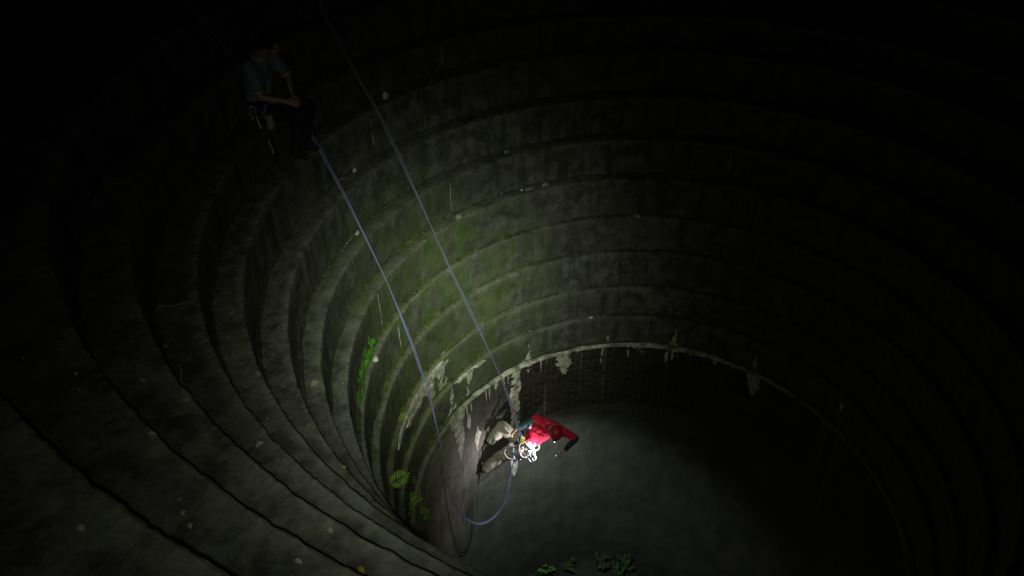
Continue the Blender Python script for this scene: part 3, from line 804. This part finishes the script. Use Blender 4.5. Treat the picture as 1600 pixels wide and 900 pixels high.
def hand(V, F, w, d, n, thumb, curl=.5, s=1.0):
    """wrist w, direction d, palm normal n (palm side), thumb = +1/-1 side"""
    w = Vector(w); d = Vector(d).normalized(); n = Vector(n); n = (n-d*n.dot(d)).normalized(); sd = d.cross(n)*thumb
    for q in (-.024, 0, .024): capsule(V, F, w+sd*q*.6*s, w+d*.085*s+sd*q*s, .017*s, .0145*s, 10)
    for i, (q, L) in enumerate(((.034, .070), (.0115, .080), (-.0115, .074), (-.033, .058))):
        b = w+d*.090*s+sd*q*s; c1 = math.cos(curl*.8); s1 = math.sin(curl*.8)
        m = b+(d*c1+n*s1)*L*.5*s; c2 = math.cos(curl*2); s2 = math.sin(curl*2); e_ = m+(d*c2+n*s2)*L*.5*s
        capsule(V, F, b, m, .0095*s, .009*s, 8); capsule(V, F, m, e_, .009*s, .0078*s, 8)
    b = w+d*.02*s+sd*.028*s; m = b+(sd*.7+d*.7+n*.3).normalized()*.04*s; e_ = m+(sd*.15+d*.85+n*.55).normalized()*.034*s
    capsule(V, F, b, m, .013*s, .011*s, 8); capsule(V, F, m, e_, .011*s, .009*s, 8)
def head_geo(V, F, c, up, face, s=1.0):
    c = Vector(c); up = Vector(up).normalized(); face = Vector(face); face = (face-up*face.dot(up)).normalized(); rt = face.cross(up)
    ellip(V, F, c+up*.025*s-face*.012*s, rt*.076*s, face*.096*s, up*.098*s)
    ellip(V, F, c-up*.052*s+face*.020*s, rt*.056*s, face*.066*s, up*.062*s)
    capsule(V, F, c-up*.095*s+face*.062*s, c-up*.093*s+face*.066*s, .022*s, .02*s, 10)
    capsule(V, F, c+up*.018*s+face*.086*s, c-up*.022*s+face*.107*s, .009*s, .0145*s, 10)
    capsule(V, F, c+up*.026*s+face*.076*s+rt*.03*s, c+up*.026*s+face*.076*s-rt*.03*s, .014*s, .014*s, 10)
    capsule(V, F, c-up*.058*s+face*.076*s+rt*.018*s, c-up*.058*s+face*.076*s-rt*.018*s, .009*s, .009*s, 8)
    for q in (-1, 1): capsule(V, F, c+rt*.078*s*q+up*.014*s-face*.008*s, c+rt*.076*s*q-up*.022*s-face*.004*s, .015*s, .011*s, 8)
    return rt, up, face
def eyes(c, rt, up, face, parent, s=1.0):
    for q in (-1, 1):
        V = []; F = []; p = Vector(c)+rt*.031*s*q+up*.004*s+face*.080*s
        ellip(V, F, p, rt*.012*s, face*.011*s, up*.008*s, 10, 6); obj("eye", V, F, 'black', parent, True)

def ring(c, ax, ay, rad, n=28, seg=7, flatten=1.0):
    pts = [Vector(c)+Vector(ax)*math.cos(2*PI*i/n)+Vector(ay)*math.sin(2*PI*i/n) for i in range(n)]
    return tube(pts, rad, seg, True)
def strap(c, ax, ay, width, thick, axis, n=32):
    """flat webbing band round an ellipse"""
    V = []; F = []; ax, ay, axis = Vector(ax), Vector(ay), Vector(axis).normalized()
    for i in range(n):
        a = 2*PI*i/n; p = Vector(c)+ax*math.cos(a)+ay*math.sin(a); o_ = (p-Vector(c)).normalized()
        V += [p-axis*width/2, p+axis*width/2, p+axis*width/2+o_*thick, p-axis*width/2+o_*thick]
    for i in range(n):
        b = i*4; e_ = ((i+1) % n)*4
        for q in range(4): F.append((b+q, e_+q, e_+(q+1) % 4, b+(q+1) % 4))
    return V, F
def carabiner(c, d, n, L, mat, label, group, W=None, gate=True):
    """c top point, d long axis downward, n plane normal"""
    c = Vector(c); d = Vector(d).normalized(); n = Vector(n); n = (n-d*n.dot(d)).normalized(); s = d.cross(n); W = W or L*.56
    root = thing("carabiner", c, label, "carabiner", group)
    prof = [(0, 0), (.5, .06), (.5, .35), (.40, .80), (.15, 1), (-.3, 1), (-.5, .85), (-.5, .45), (-.48, .12), (-.3, 0)]
    obj("frame", *tube(catmull([c+s*x*W+d*y*L for x, y in prof], 4, True), .0055, 7, True), mat, root, True)
    if gate: obj("gate", *tube([c-s*W*.5+d*L*.25+n*.004, c-s*W*.5+d*L*.8+n*.004], .007, 7), mat, root, True)
    return root

# ---- the abseiler
O = Vector((-2.364, 1.612, -1.323))
def W_(x, y, z): return O+Vector((x, y, z))
J = dict(pel=W_(-.05, .02, -.04), waist=W_(.07, .08, .14), chest=W_(.22, .19, .34), neck=W_(.33, .22, .50), head=W_(.50, .07, .48),
         shR=W_(.09, .29, .475), shL=W_(.51, .20, .455), elL=W_(.87, .07, .43), wrL=W_(.72, -.17, .34), elR=W_(-.09, .13, .44), wrR=W_(-.24, .01, .38),
         hpL=W_(-.07, -.09, -.06), hpR=W_(-.07, .12, -.02), knL=W_(-.46, -.13, -.24), anL=W_(-.77, -.24, -.585), knR=W_(-.52, .13, .23), anR=W_(-.72, -.03, -.01))
ab = thing("person", J['pel'], "abseiler in red top, red helmet and khaki trousers hanging against shaft wall", "person")
crown = Vector((.30, -.58, .74)).normalized(); face = Vector((.05, -.78, -.62))
V = []; F = []
rt_, up_, fc_ = head_geo(V, F, J['head'], crown, face, 1.06)
capsule(V, F, J['neck']-Vector((.02, -.02, .03)), J['head']-up_*.05-fc_*.02, .062, .058)
for q in (-.07, .07):
    capsule(V, F, J['pel']+Vector((0, q, 0)), J['waist']+Vector((q*.5, q, 0)), .10, .095); capsule(V, F, J['waist']+Vector((q*.6, q*.6, 0)), J['chest']+Vector((q*.8, -q*.3, 0)), .085, .08)
capsule(V, F, J['chest'], J['neck'], .08, .055)
for a, b, c, ra, rb, rc in (('shL', 'elL', 'wrL', .052, .040, .027), ('shR', 'elR', 'wrR', .052, .040, .027), ('hpL', 'knL', 'anL', .080, .054, .038), ('hpR', 'knR', 'anR', .080, .054, .038)):
    capsule(V, F, J[a], J[b], ra, rb); capsule(V, F, J[b], J[c], rb, rc)
capsule(V, F, J['shL'], J['chest'], .045, .07); capsule(V, F, J['shR'], J['chest'], .045, .07)
hand(V, F, J['wrL'], (-.35, -.30, -.10), (-.35, .3, .75), -1, .85, 1.1)
hand(V, F, J['wrR'], (-.40, -.25, -.55), (.55, .1, -.4), -1, .75, 1.1)
body = fuse("body", V, F, 'skin', ab, .0085, 3)
eyes(J['head'], rt_, up_, fc_, body, 1.06)
# red top over torso and the shoulders
V = []; F = []
for q in (-.075, .075):
    capsule(V, F, J['waist']+Vector((q*.7, q*.9, -.03)), J['chest']+Vector((q*1.3, -q*.3, 0)), .112, .128)
capsule(V, F, J['chest']+Vector((.02, .05, .03)), J['neck']-Vector((.03, -.04, .06)), .14, .10)
capsule(V, F, J['shL'], J['chest'], .085, .11); capsule(V, F, J['shR'], J['chest'], .085, .11)
capsule(V, F, J['shL'], J['shR'], .092, .092)
capsule(V, F, J['shL'], J['shL'].lerp(J['elL'], .92), .082, .066)
capsule(V, F, J['shR'], J['shR'].lerp(J['elR'], .30), .080, .072)
fuse("shirt", V, F, 'red', ab, .011, 2, .015, 14)
V = []; F = []
capsule(V, F, J['shR'].lerp(J['elR'], .25), J['elR'], .072, .058); capsule(V, F, J['elR'], J['elR'].lerp(J['wrR'], .55), .058, .046)
fuse("sleeve", V, F, 'teal', ab, .011, 3, .005, 18)["label"] = "teal sleeve of the raised rope arm"
V = []; F = []
capsule(V, F, J['shL'].lerp(J['elL'], .86), J['elL'], .062, .056); capsule(V, F, J['elL'], J['elL'].lerp(J['wrL'], .88), .056, .040)
fuse("sleeve", V, F, 'navy', ab, .011, 3, .005, 18)["label"] = "dark navy sleeve on the arm bent to the face"
obj("cuff", *strap(J['elR'].lerp(J['wrR'], .0)+Vector((.09, .02, -.02)), Vector((.0, .035, .03)), Vector((.025, -.03, .035)), .05, .012, (-.7, -.4, .3)), 'white', ab, True)
V = []; F = []
for q in (-.085, .085): capsule(V, F, J['pel']+Vector((.01, q, -.02)), J['waist']+Vector((q*.4, q*.9, -.05)), .118, .112)
capsule(V, F, J['hpL'], J['pel'], .11, .12); capsule(V, F, J['hpR'], J['pel'], .11, .12)
capsule(V, F, J['hpL'], J['knL'], .125, .108); capsule(V, F, J['knL'], J['anL'].lerp(J['knL'], .10), .108, .092)
capsule(V, F, J['hpR'], J['knR'], .125, .125); capsule(V, F, J['knR'], J['anR'].lerp(J['knR'], .14), .122, .100)
fuse("trousers", V, F, 'khaki', ab, .011, 3, .010, 10)
# shoes flat against the wall
def shoe(ank, toe_dir, sole_n, mat, parent, s=1.0):
    a = Vector(ank); d = Vector(toe_dir).normalized(); n = Vector(sole_n); n = (n-d*n.dot(d)).normalized(); V = []; F = []
    capsule(V, F, a-d*.035*s, a-d*.045*s+n*.045*s, .043*s, .040*s); capsule(V, F, a+n*.045*s-d*.05*s, a+n*.055*s+d*.15*s, .038*s, .036*s)
    capsule(V, F, a, a+d*.10*s+n*.04*s, .040*s, .034*s)
    sh = fuse("shoe", V, F, mat, parent, .009, 2)
    return sh
aL = R(157.7); aR = R(154.5)
shoe(J['anL'], (.05, .05, 1), (-math.cos(R(22)), -.38, 0), 'shoe', ab, 1.05)
shoe(J['anR'], (.05, .15, 1), (-math.cos(R(25)), -.42, 0), 'shoe', ab, 1.05)
# helmet with headlamp
hc = J['head']+up_*.045-fc_*.004; V = []; F = []
NS = 28
for i in range(11):
    t = PI/2*i/10; rr = math.cos(t)**.85
    for k in range(NS):
        a = 2*PI*k/NS; flare = 1.07 if i == 0 else 1.0
        V.append(hc+rt_*.113*rr*math.cos(a)*flare+fc_*.132*rr*math.sin(a)*flare+up_*(.118*math.sin(t)**.9 if t > 0 else 0))
for i in range(10):
    for k in range(NS): F.append((i*NS+k, i*NS+(k+1) % NS, (i+1)*NS+(k+1) % NS, (i+1)*NS+k))
b = len(V); V += [hc+(v-hc)*.94-up_*.002 for v in V[:b]]; F += [tuple(b+i for i in f[::-1]) for f in list(F)]
for k in range(NS): F.append((k, b+k, b+(k+1) % NS, (k+1) % NS))
helmet = obj("helmet", V, F, 'helmet', ab, True)
for q in (-.045, 0, .045):   # raised ribs on the shell
    pts = [hc+rt_*q*math.cos(t)+fc_*.129*math.cos(t+0)*1.0*(1 if True else 0)+up_*.119*math.sin(t) for t in np.linspace(.35, PI-.35, 12)]
    obj("rib", *tube(pts, .006, 6), 'helmet', helmet, True)
obj("rim", *ring(hc+up_*.004, rt_*.121, fc_*.141, .006, 40), 'sling', helmet, True)
obj("chin_strap", *tube(catmull([hc+rt_*.09-up_*.02, J['head']+rt_*.07-up_*.09+fc_*.03, J['head']-up_*.125+fc_*.05, J['head']-rt_*.07-up_*.09+fc_*.03, hc-rt_*.09-up_*.02], 5), .006, 6), 'black', helmet, True)
lampc = hc+fc_*.150+up_*.005
V = []; F = []; ellip(V, F, lampc, rt_*.034, fc_*.018, up_*.022, 14, 8)
hl = obj("headlamp", V, F, 'dkmetal', helmet, True)
V, F = tube([lampc+fc_*.012-up_*.004, lampc+fc_*.022-up_*.007], .011, 12); obj("lens", V, F, 'lens', hl)
obj("headband", *ring(hc+up_*.022, rt_*.1165, fc_*.136, .0055, 36), 'black', helmet, True)
# harness
wst = J['waist']+Vector((-.03, -.015, -.06)); tax = (J['chest']-J['pel']).normalized(); u1, v1 = perp(tax)
har = obj("harness", *strap(wst, u1*.185, v1*.185, .055, .014, tax), 'web', ab, True)
obj("waist_stripe", *strap(wst, u1*.196, v1*.196, .018, .006, tax), 'black', har, True)
for h_, k_, r_ in (('hpL', 'knL', .132), ('hpR', 'knR', .136)):
    d_ = (J[k_]-J[h_]).normalized(); u2, v2 = perp(d_); obj("leg_loop", *strap(J[h_].lerp(J[k_], .30), u2*r_*.98, v2*r_*.98, .042, .010, d_), 'black' if h_ == 'hpR' else 'web', har, True)
belay = J['waist']+Vector((-.17, -.10, -.08))
obj("belay_loop", *tube(catmull([wst+Vector((-.16, -.11, -.01)), belay+Vector((-.03, -.02, .0)), J['pel']+Vector((-.15, -.06, .02))], 5), .010, 7), 'black', har, True)
obj("chest_strap", *tube(catmull([J['chest']+Vector((-.20, .02, -.03)), J['chest']+Vector((-.05, -.16, .06)), J['chest']+Vector((.13, -.17, .06)), J['neck']+Vector((.06, -.09, .0))], 6), .009, 6), 'black', har, True)
for (a_, b_, sag) in ((Vector((.16, -.14, .02)), Vector((.02, -.21, -.02)), .07), (Vector((-.02, -.22, -.02)), Vector((-.14, -.16, -.05)), .07)):
    p0, p1 = wst+a_, wst+b_; obj("gear_loop", *tube(catmull([p0, (p0+p1)/2-Vector((0, .03, sag)), p1], 6), .006, 6), 'sling', har, True)
# lanyards: white cords from the harness
def cord(name, pts, r_, mat, lab, cat, group=None, closed=False):
    return tag(obj(name, *tube(catmull(pts, 6, closed), r_, 7, closed), mat, None, True), lab, cat, group)
cord("lanyard", [belay, W_(-.17, -.22, -.10), W_(-.30, -.25, -.10), W_(-.37, -.22, -.02), W_(-.33, -.15, .07), W_(-.20, -.12, .10)], .009, 'sling', "pale cord looped round the abseiler's near thigh", "cord", None)
cord("lanyard", [W_(-.09, -.14, .26), W_(-.11, -.16, .15), W_(-.09, -.20, .05), W_(-.02, -.23, -.01), W_(.05, -.22, .0)], .010, 'sling', "pale knotted cord down the abseiler's front to the carabiners", "cord")
for i in range(9):   # knots of that cord read as beads
    pass
G1 = "steel carabiners clustered at the abseiler's hip"
for i, (p, d, n) in enumerate([(W_(.03, -.19, .06), (.1, -.3, -1), (.4, -.8, .3)), (W_(.07, -.19, .09), (.3, -.3, -1), (-.3, -.8, .3)), (W_(.11, -.18, .08), (.0, -.3, -1), (.8, -.5, .3)), (W_(-.01, -.20, .03), (-.4, -.4, -1), (.1, -.9, .4)), (W_(.14, -.17, .10), (.5, -.2, -1), (.2, -.8, .5)), (W_(.09, -.20, .02), (.6, -.5, -.6), (.1, -.6, .8))]):
    carabiner(p, d, n, .115, 'metal', "steel carabiner in the bright cluster at the abseiler's hip", G1)
carabiner(W_(-.10, -.13, .40), (.1, -.3, -1), (.3, -.8, .4), .12, 'metal', "steel carabiner under the device where the taut rope ends", None)
carabiner(W_(-.07, -.16, .16), (.1, -.4, -1), (.5, -.7, .4), .11, 'metal', "steel carabiner halfway down the abseiler's chest cord", None)
cord("sling_tail", [W_(.15, -.16, .12), W_(.19, -.20, .06), W_(.21, -.20, .0), W_(.18, -.21, -.05), W_(.14, -.18, -.02)], .016, 'sling', "white tape sling bunched right of the hip carabiners", "sling")
pt = thing("pocket_torch", HAND_TORCH, "small lit pocket torch in the abseiler's hand below the helmet", "torch")
pd = Vector((-1.0, 0.24, -0.36)).normalized(); hp = HAND_TORCH-pd*.012
obj("barrel", *tube([hp-pd*.11, hp-pd*.10, hp-pd*.02, hp-pd*.006], lambda t: .011 if t < .8 else .014, 12), 'web', pt, True)
obj("lens", *tube([hp-pd*.006, hp-pd*.003], .011, 12), 'lens', pt)
# descender (yellow) and rope grab (pink and black)
dsc = thing("descender", W_(-.07, -.12, .36), "yellow descender at the abseiler's chest on the rope", "descender")
n_ = Vector((.2, -.7, .6)).normalized(); u_, v_ = perp(n_)
for s_ in (-1, 1):
    V = []; F = []
    pr = [(-.035, -.06), (.03, -.065), (.045, -.01), (.04, .05), (.0, .07), (-.04, .045), (-.045, -.01)]
    c0 = W_(-.05, -.13, .33)+n_*.010*s_
    for t in (-.002, .002): V += [c0+u_*x+v_*y+n_*t for x, y in pr]
    m = len(pr); F = [tuple(range(m))[::-1], tuple(range(m, 2*m))]+[(i, (i+1) % m, m+(i+1) % m, m+i) for i in range(m)]
    obj("side_plate", V, F, 'yellow', dsc)
for q in (-.028, .026): obj("pulley", *tube([W_(-.05, -.13, .33)+v_*q-n_*.009, W_(-.05, -.13, .33)+v_*q+n_*.009], .020, 14), 'metal', dsc, True)
obj("handle", *tube(catmull([W_(-.05, -.13, .33)+v_*.05+n_*.014, W_(-.02, -.16, .37), W_(.02, -.17, .38)], 4), .007, 7), 'black', dsc, True)

# ---- ropes
def on_nose(k, deg, up=.010): return cyl(RN[k]-.004, R(deg), ZN[k]+up)
def offset_strand(pts, s, twist, pitch):
    out = []; acc = 0
    for i, p in enumerate(pts):
        d = (pts[min(i+1, len(pts)-1)]-pts[max(i-1, 0)]).normalized(); u, v = perp(d)
        if i: acc += (p-pts[i-1]).length
        a = twist*math.sin(acc*pitch); out.append(p+u*s*math.cos(a)+v*s*math.sin(a))
    return out
main = [on_nose(12, 159.8), on_nose(11, 160.6), on_nose(10, 161.6), on_nose(9, 161.75), on_nose(8, 161.4), on_nose(7, 161.0), on_nose(6, 160.4), on_nose(5, 159.4), on_nose(4, 156.95), on_nose(3, 154.45), on_nose(2, 151.55), on_nose(1, 149.25), on_nose(0, 146.9)]
main = [cyl(9.2, R(158.2), ZN[13]+.25), cyl(7.6, R(158.8), ZN[13]+.06), cyl(6.72, R(159.3), ZN[13]+.012)]+main
grab = W_(-.30, .13, .70)
main += [on_nose(0, 146.9).lerp(grab, .5)+Vector((.01, 0, 0)), grab, W_(-.19, .0, .52), W_(-.09, -.10, .38)]
mp = []
for i in range(len(main)-1):
    n = max(3, int((main[i+1]-main[i]).length/.06))
    mp += [main[i].lerp(main[i+1], j/n) for j in range(n)]
mp.append(main[-1])
tr = thing("climbing_rope", mp[0], "taut double blue rope running over the steps down to the abseiler", "rope")
for s_ in (-1, 1): obj("strand", *tube(offset_strand(mp, .0155*s_, .5, 2.2), .0088, 7), 'rope', tr, True)
# the anchor post the taut rope is tied to, back from the rim
anc = cyl(9.3, R(158.2), ZN[13])
post = thing("anchor_post", anc, "steel anchor post behind the rim where the taut rope is tied", "post")
obj("shaft", *tube([anc-Vector((0, 0, .2)), anc+Vector((0, 0, .75))], .045, 12), 'dkmetal', post, True)
obj("cap", *tube([anc+Vector((0, 0, .74)), anc+Vector((0, 0, .77))], .06, 12), 'dkmetal', post, True)
kn = thing("anchor_knot", anc, "rope hitch round the anchor post behind the rim", "knot")
for h_ in (.21, .235, .26): obj("turn", *ring(anc+Vector((0, 0, h_)), (.055, 0, 0), (0, .055, 0), .009, 24), 'rope', kn, True)

rg = thing("rope_grab", grab, "pink and black rope grab on the taut rope above the abseiler", "rope grab")
dr = (on_nose(0, 146.9)-grab).normalized(); u_, v_ = perp(dr)
obj("shell", *tube([grab-dr*.05, grab-dr*.02, grab+dr*.02, grab+dr*.06], lambda t: .030*(1-.5*abs(t-.4)), 10, flat=.7), 'pink', rg, True)
obj("cam", *tube([grab+u_*.03-v_*.02, grab+u_*.03+v_*.02], .018, 10), 'metal', rg, True)
obj("tether", *tube(catmull([grab-dr*.05, grab-dr*.16+Vector((-.02, -.02, -.02)), W_(-.24, .02, .50), W_(-.22, -.02, .42)], 5), .015, 8, flat=.4), 'black', rg, True)

slack = [on_nose(8, 176.4), on_nose(7, 176.8), on_nose(6, 177.25), on_nose(5, 177.1), on_nose(4, 175.65), on_nose(3, 174.8), on_nose(2, 174.0), on_nose(1, 174.15), on_nose(0, 175.15)]
MAN_H = Vector((-4.70, -.03, 5.80))
slack = [MAN_H, Vector((-4.70, .1, 5.55)), Vector((-4.73, .22, 5.25))]+slack
sp = []
for i in range(len(slack)-1):
    n = max(3, int((slack[i+1]-slack[i]).length/.06)); sp += [slack[i].lerp(slack[i+1], j/n) for j in range(n)]
tail = [slack[-1], Vector((-3.466, .312, -.38)), Vector((-3.446, .335, -.94)), Vector((-3.41, .375, -1.46)), Vector((-3.32, .481, -2.12)), Vector((-3.188, .636, -2.57)), Vector((-3.016, .84, -2.84)), Vector((-2.829, 1.061, -2.81)), Vector((-2.682, 1.235, -2.49)), Vector((-2.611, 1.318, -1.90)), Vector((-2.55, 1.39, -1.50)), belay]
sp += catmull(tail, 8)
sr = thing("climbing_rope", MAN_H, "slack double rope from the seated person, looping below the abseiler", "rope")
for s_ in (-1, 1): obj("strand", *tube(offset_strand(sp, .0125*s_, .6, 1.7), .0072, 7), 'rope2', sr, True)

# ---- the seated person on the left
K = dict(pel=Vector((-5.24, .04, 5.665)), waist=Vector((-5.22, .05, 5.86)), chest=Vector((-5.17, .06, 6.10)), neck=Vector((-5.10, .06, 6.30)), head=Vector((-4.92, .04, 6.43)),
         shR=Vector((-5.13, -.14, 6.21)), elR=Vector((-5.03, -.21, 5.90)), wrR=Vector((-4.78, -.09, 5.83)), shL=Vector((-5.11, .27, 6.21)), elL=Vector((-4.95, .29, 5.95)), wrL=Vector((-4.80, .08, 5.84)),
         hpR=Vector((-5.20, -.06, 5.63)), hpL=Vector((-5.20, .14, 5.63)), knR=Vector((-4.67, -.06, 5.68)), knL=Vector((-4.66, .17, 5.68)), anR=Vector((-4.83, -.05, 5.18)), anL=Vector((-4.82, .16, 5.18)))
mn = thing("person", K['pel'], "seated person in grey polo shirt, watching from the upper left steps", "person")
up2 = Vector((.22, -.05, .95)); fc2 = Vector((.85, -.18, -.42))
V = []; F = []; r2, u2h, f2 = head_geo(V, F, K['head'], up2, fc2, 1.06)
capsule(V, F, K['neck']-Vector((.01, 0, .04)), K['head']-u2h*.06-f2*.02, .062, .056)
for q in (-.07, .07): capsule(V, F, K['pel']+Vector((0, q, 0)), K['waist']+Vector((0, q, 0)), .10, .09); capsule(V, F, K['waist']+Vector((0, q, 0)), K['chest']+Vector((0, q*1.2, 0)), .09, .105)
capsule(V, F, K['chest'], K['neck'], .11, .06)
for a, b, c, ra, rb, rc in (('shL', 'elL', 'wrL', .050, .042, .028), ('shR', 'elR', 'wrR', .050, .042, .028), ('hpL', 'knL', 'anL', .08, .052, .038), ('hpR', 'knR', 'anR', .08, .052, .038)):
    capsule(V, F, K[a], K[b], ra, rb); capsule(V, F, K[b], K[c], rb, rc)
capsule(V, F, K['shL'], K['chest'], .055, .09); capsule(V, F, K['shR'], K['chest'], .055, .09)
hand(V, F, K['wrR'], (.75, .35, -.25), (.1, .5, -.5), 1, .7, 1.1); hand(V, F, K['wrL'], (.75, -.25, -.25), (.1, -.5, -.5), -1, .7, 1.1)
b2 = fuse("body", V, F, 'skin', mn, .0085, 3); eyes(K['head'], r2, u2h, f2, b2, 1.06)
V = []; F = []
for q in (-.075, .075): capsule(V, F, K['pel']+Vector((0, q, .06)), K['waist']+Vector((0, q, 0)), .118, .112); capsule(V, F, K['waist']+Vector((0, q, 0)), K['chest']+Vector((0, q*1.4, 0)), .112, .122)
capsule(V, F, K['chest'], K['neck']-Vector((.01, 0, .05)), .125, .088)
for s_, e_ in (('shL', 'elL'), ('shR', 'elR')): capsule(V, F, K[s_], K['chest'], .080, .11); capsule(V, F, K[s_], K[s_].lerp(K[e_], .62), .080, .070)
shirt = fuse("polo_shirt", V, F, 'polo', mn, .013, 3, .006, 13)
for s_, e_ in (('shR', 'elR'), ('shL', 'elL')):
    d_ = (K[e_]-K[s_]).normalized(); a_, b_ = perp(d_); obj("sleeve_trim", *strap(K[s_].lerp(K[e_], .84), a_*.068, b_*.068, .012, .008, d_), 'white', shirt, True)
nd = (K['head']-K['neck']).normalized(); a_, b_ = perp(nd); obj("collar_trim", *strap(K['neck']-Vector((.015, 0, .028)), Vector((.088, 0, -.03)), Vector((0, .088, 0)), .016, .008, Vector((.32, 0, .95))), 'white', shirt, True)
V = []; F = []
for q in (-.08, .08): capsule(V, F, K['pel']+Vector((0, q, -.02)), K['pel']+Vector((.02, q, .09)), .12, .11)
for h_, k_, a_ in (('hpL', 'knL', 'anL'), ('hpR', 'knR', 'anR')): capsule(V, F, K[h_], K[k_], .105, .082); capsule(V, F, K[k_], K[a_], .080, .066)
fuse("trousers", V, F, 'darkcloth', mn, .013, 3, .007, 11)
shoe(K['anL'], (1, .1, 0), (0, 0, -1), 'shoe', mn, 1.0); shoe(K['anR'], (1, -.1, 0), (0, 0, -1), 'shoe', mn, 1.0)
# hair: cap of short dark locks
V = []; F = []; hc2 = K['head']+u2h*.035-f2*.02
ellip(V, F, hc2, r2*.092, f2*.108, u2h*.105)
for i in range(150):
    th = rng.uniform(0, 2*PI); ph = rng.uniform(0, 1.75)
    dv = (r2*math.cos(th)*math.sin(ph)+f2*math.sin(th)*math.sin(ph)+u2h*math.cos(ph))
    if dv.dot(f2) > .55 and dv.dot(u2h) < .3: continue
    p = hc2+r2*dv.dot(r2)*.09+f2*dv.dot(f2)*.105+u2h*dv.dot(u2h)*.10
    tnv = dv.cross(Vector((rng.uniform(-1, 1), rng.uniform(-1, 1), rng.uniform(-1, 1)))).normalized()
    capsule(V, F, p, p+tnv*.028+dv*.010-u2h*.012, .011, .005, 6)
fuse("hair", V, F, 'hair', mn, .008, 1)
wst2 = K['pel']+Vector((0, 0, .12))
h2 = obj("harness", *strap(wst2, (.135, 0, 0), (0, .20, 0), .045, .012, (0, 0, 1)), 'black', mn, True)
for h_, k_ in (('hpR', 'knR'), ('hpL', 'knL')):
    d_ = (K[k_]-K[h_]).normalized(); a_, b_ = perp(d_); obj("leg_loop", *strap(K[h_].lerp(K[k_], .28), a_*.112, b_*.112, .04, .010, d_), 'web', h2, True)
G2 = "carabiners on the seated person's harness"
for i, (p, d, n) in enumerate([((-5.20, -.21, 5.78), (.0, -.2, -1), (.2, -1, .1)), ((-5.16, -.22, 5.78), (.2, -.2, -1), (.6, -.8, .1)), ((-5.13, -.215, 5.78), (-.2, -.2, -1), (-.3, -.9, .1)), ((-5.18, -.225, 5.72), (.3, -.1, -1), (.1, -1, .3)), ((-5.10, -.21, 5.76), (.1, -.2, -1), (.8, -.6, .1))]):
    carabiner(p, d, n, .11, 'metal', "carabiner in the bunch on the seated person's hip", G2)
lo = thing("quickdraw", (-5.10, -.24, 5.68), "long pale sling and carabiner hanging below the seated person's hip", "quickdraw")
obj("sling", *tube(catmull([(-5.12, -.24, 5.70), (-5.09, -.25, 5.58), (-5.05, -.26, 5.48), (-5.01, -.26, 5.36), (-4.985, -.265, 5.26), (-5.02, -.265, 5.20), (-5.04, -.26, 5.30), (-5.06, -.255, 5.44), (-5.11, -.245, 5.58)], 5, True), .006, 6, True), 'white', lo, True)
obj("clip", *tube(catmull([(-5.03, -.27, 5.36), (-5.045, -.275, 5.28), (-5.03, -.275, 5.20), (-5.0, -.27, 5.21), (-5.005, -.27, 5.33)], 4, True), .007, 6, True), 'pink', lo, True)
ch = thing("chalk_bag", (-4.99, -.10, 5.64), "pale pouch hanging between the seated person's lap and hands", "pouch")
V = []; F = []
capsule(V, F, (-4.99, -.185, 5.66), (-4.985, -.20, 5.56), .040, .050); capsule(V, F, (-4.99, -.19, 5.60), (-4.985, -.20, 5.55), .05, .05)
fuse("bag", V, F, 'sling', ch, .010, 2, .004, 20); obj("rim", *ring((-4.99, -.182, 5.70), (.040, 0, 0), (0, .040, 0), .008, 20), 'black', ch, True)
cord("tether_cord", [cyl(6.7, R(179), ZN[13]+.012), cyl(6.20, R(179.2), ZN[12]+.012), cyl(5.76, R(179.4), ZN[11]+.012), Vector((-5.40, .05, 6.12)), Vector((-5.37, .06, 5.83))], .008, 'rope2', "faint blue safety cord from the rim to the seated person's back", "cord")

# ---- the torch on the rim that lights the place (behind the camera's view)
tc = TORCH+Vector((0, -.02, 0)); td = (AIM-TORCH).normalized()
ht = thing("hand_torch", (TORCH.x, TORCH.y-.15, ZN[13]), "black hand torch on a short tripod at the rim", "torch")
obj("barrel", *tube([tc-td*.20, tc-td*.19, tc-td*.07, tc-td*.05], lambda t: .020 if t < .8 else .026, 14), 'black', ht, True)
obj("bezel", *tube([tc-td*.07, tc-td*.045], .034, 16), 'dkmetal', ht, True)
pb = tc-td*.16
for i in range(3):
    a = 2*PI*i/3+.4; obj("leg", *tube([pb, Vector((pb.x+.32*math.cos(a), pb.y-.1+.32*math.sin(a), ZN[13]))], .009, 7), 'black', ht, True)
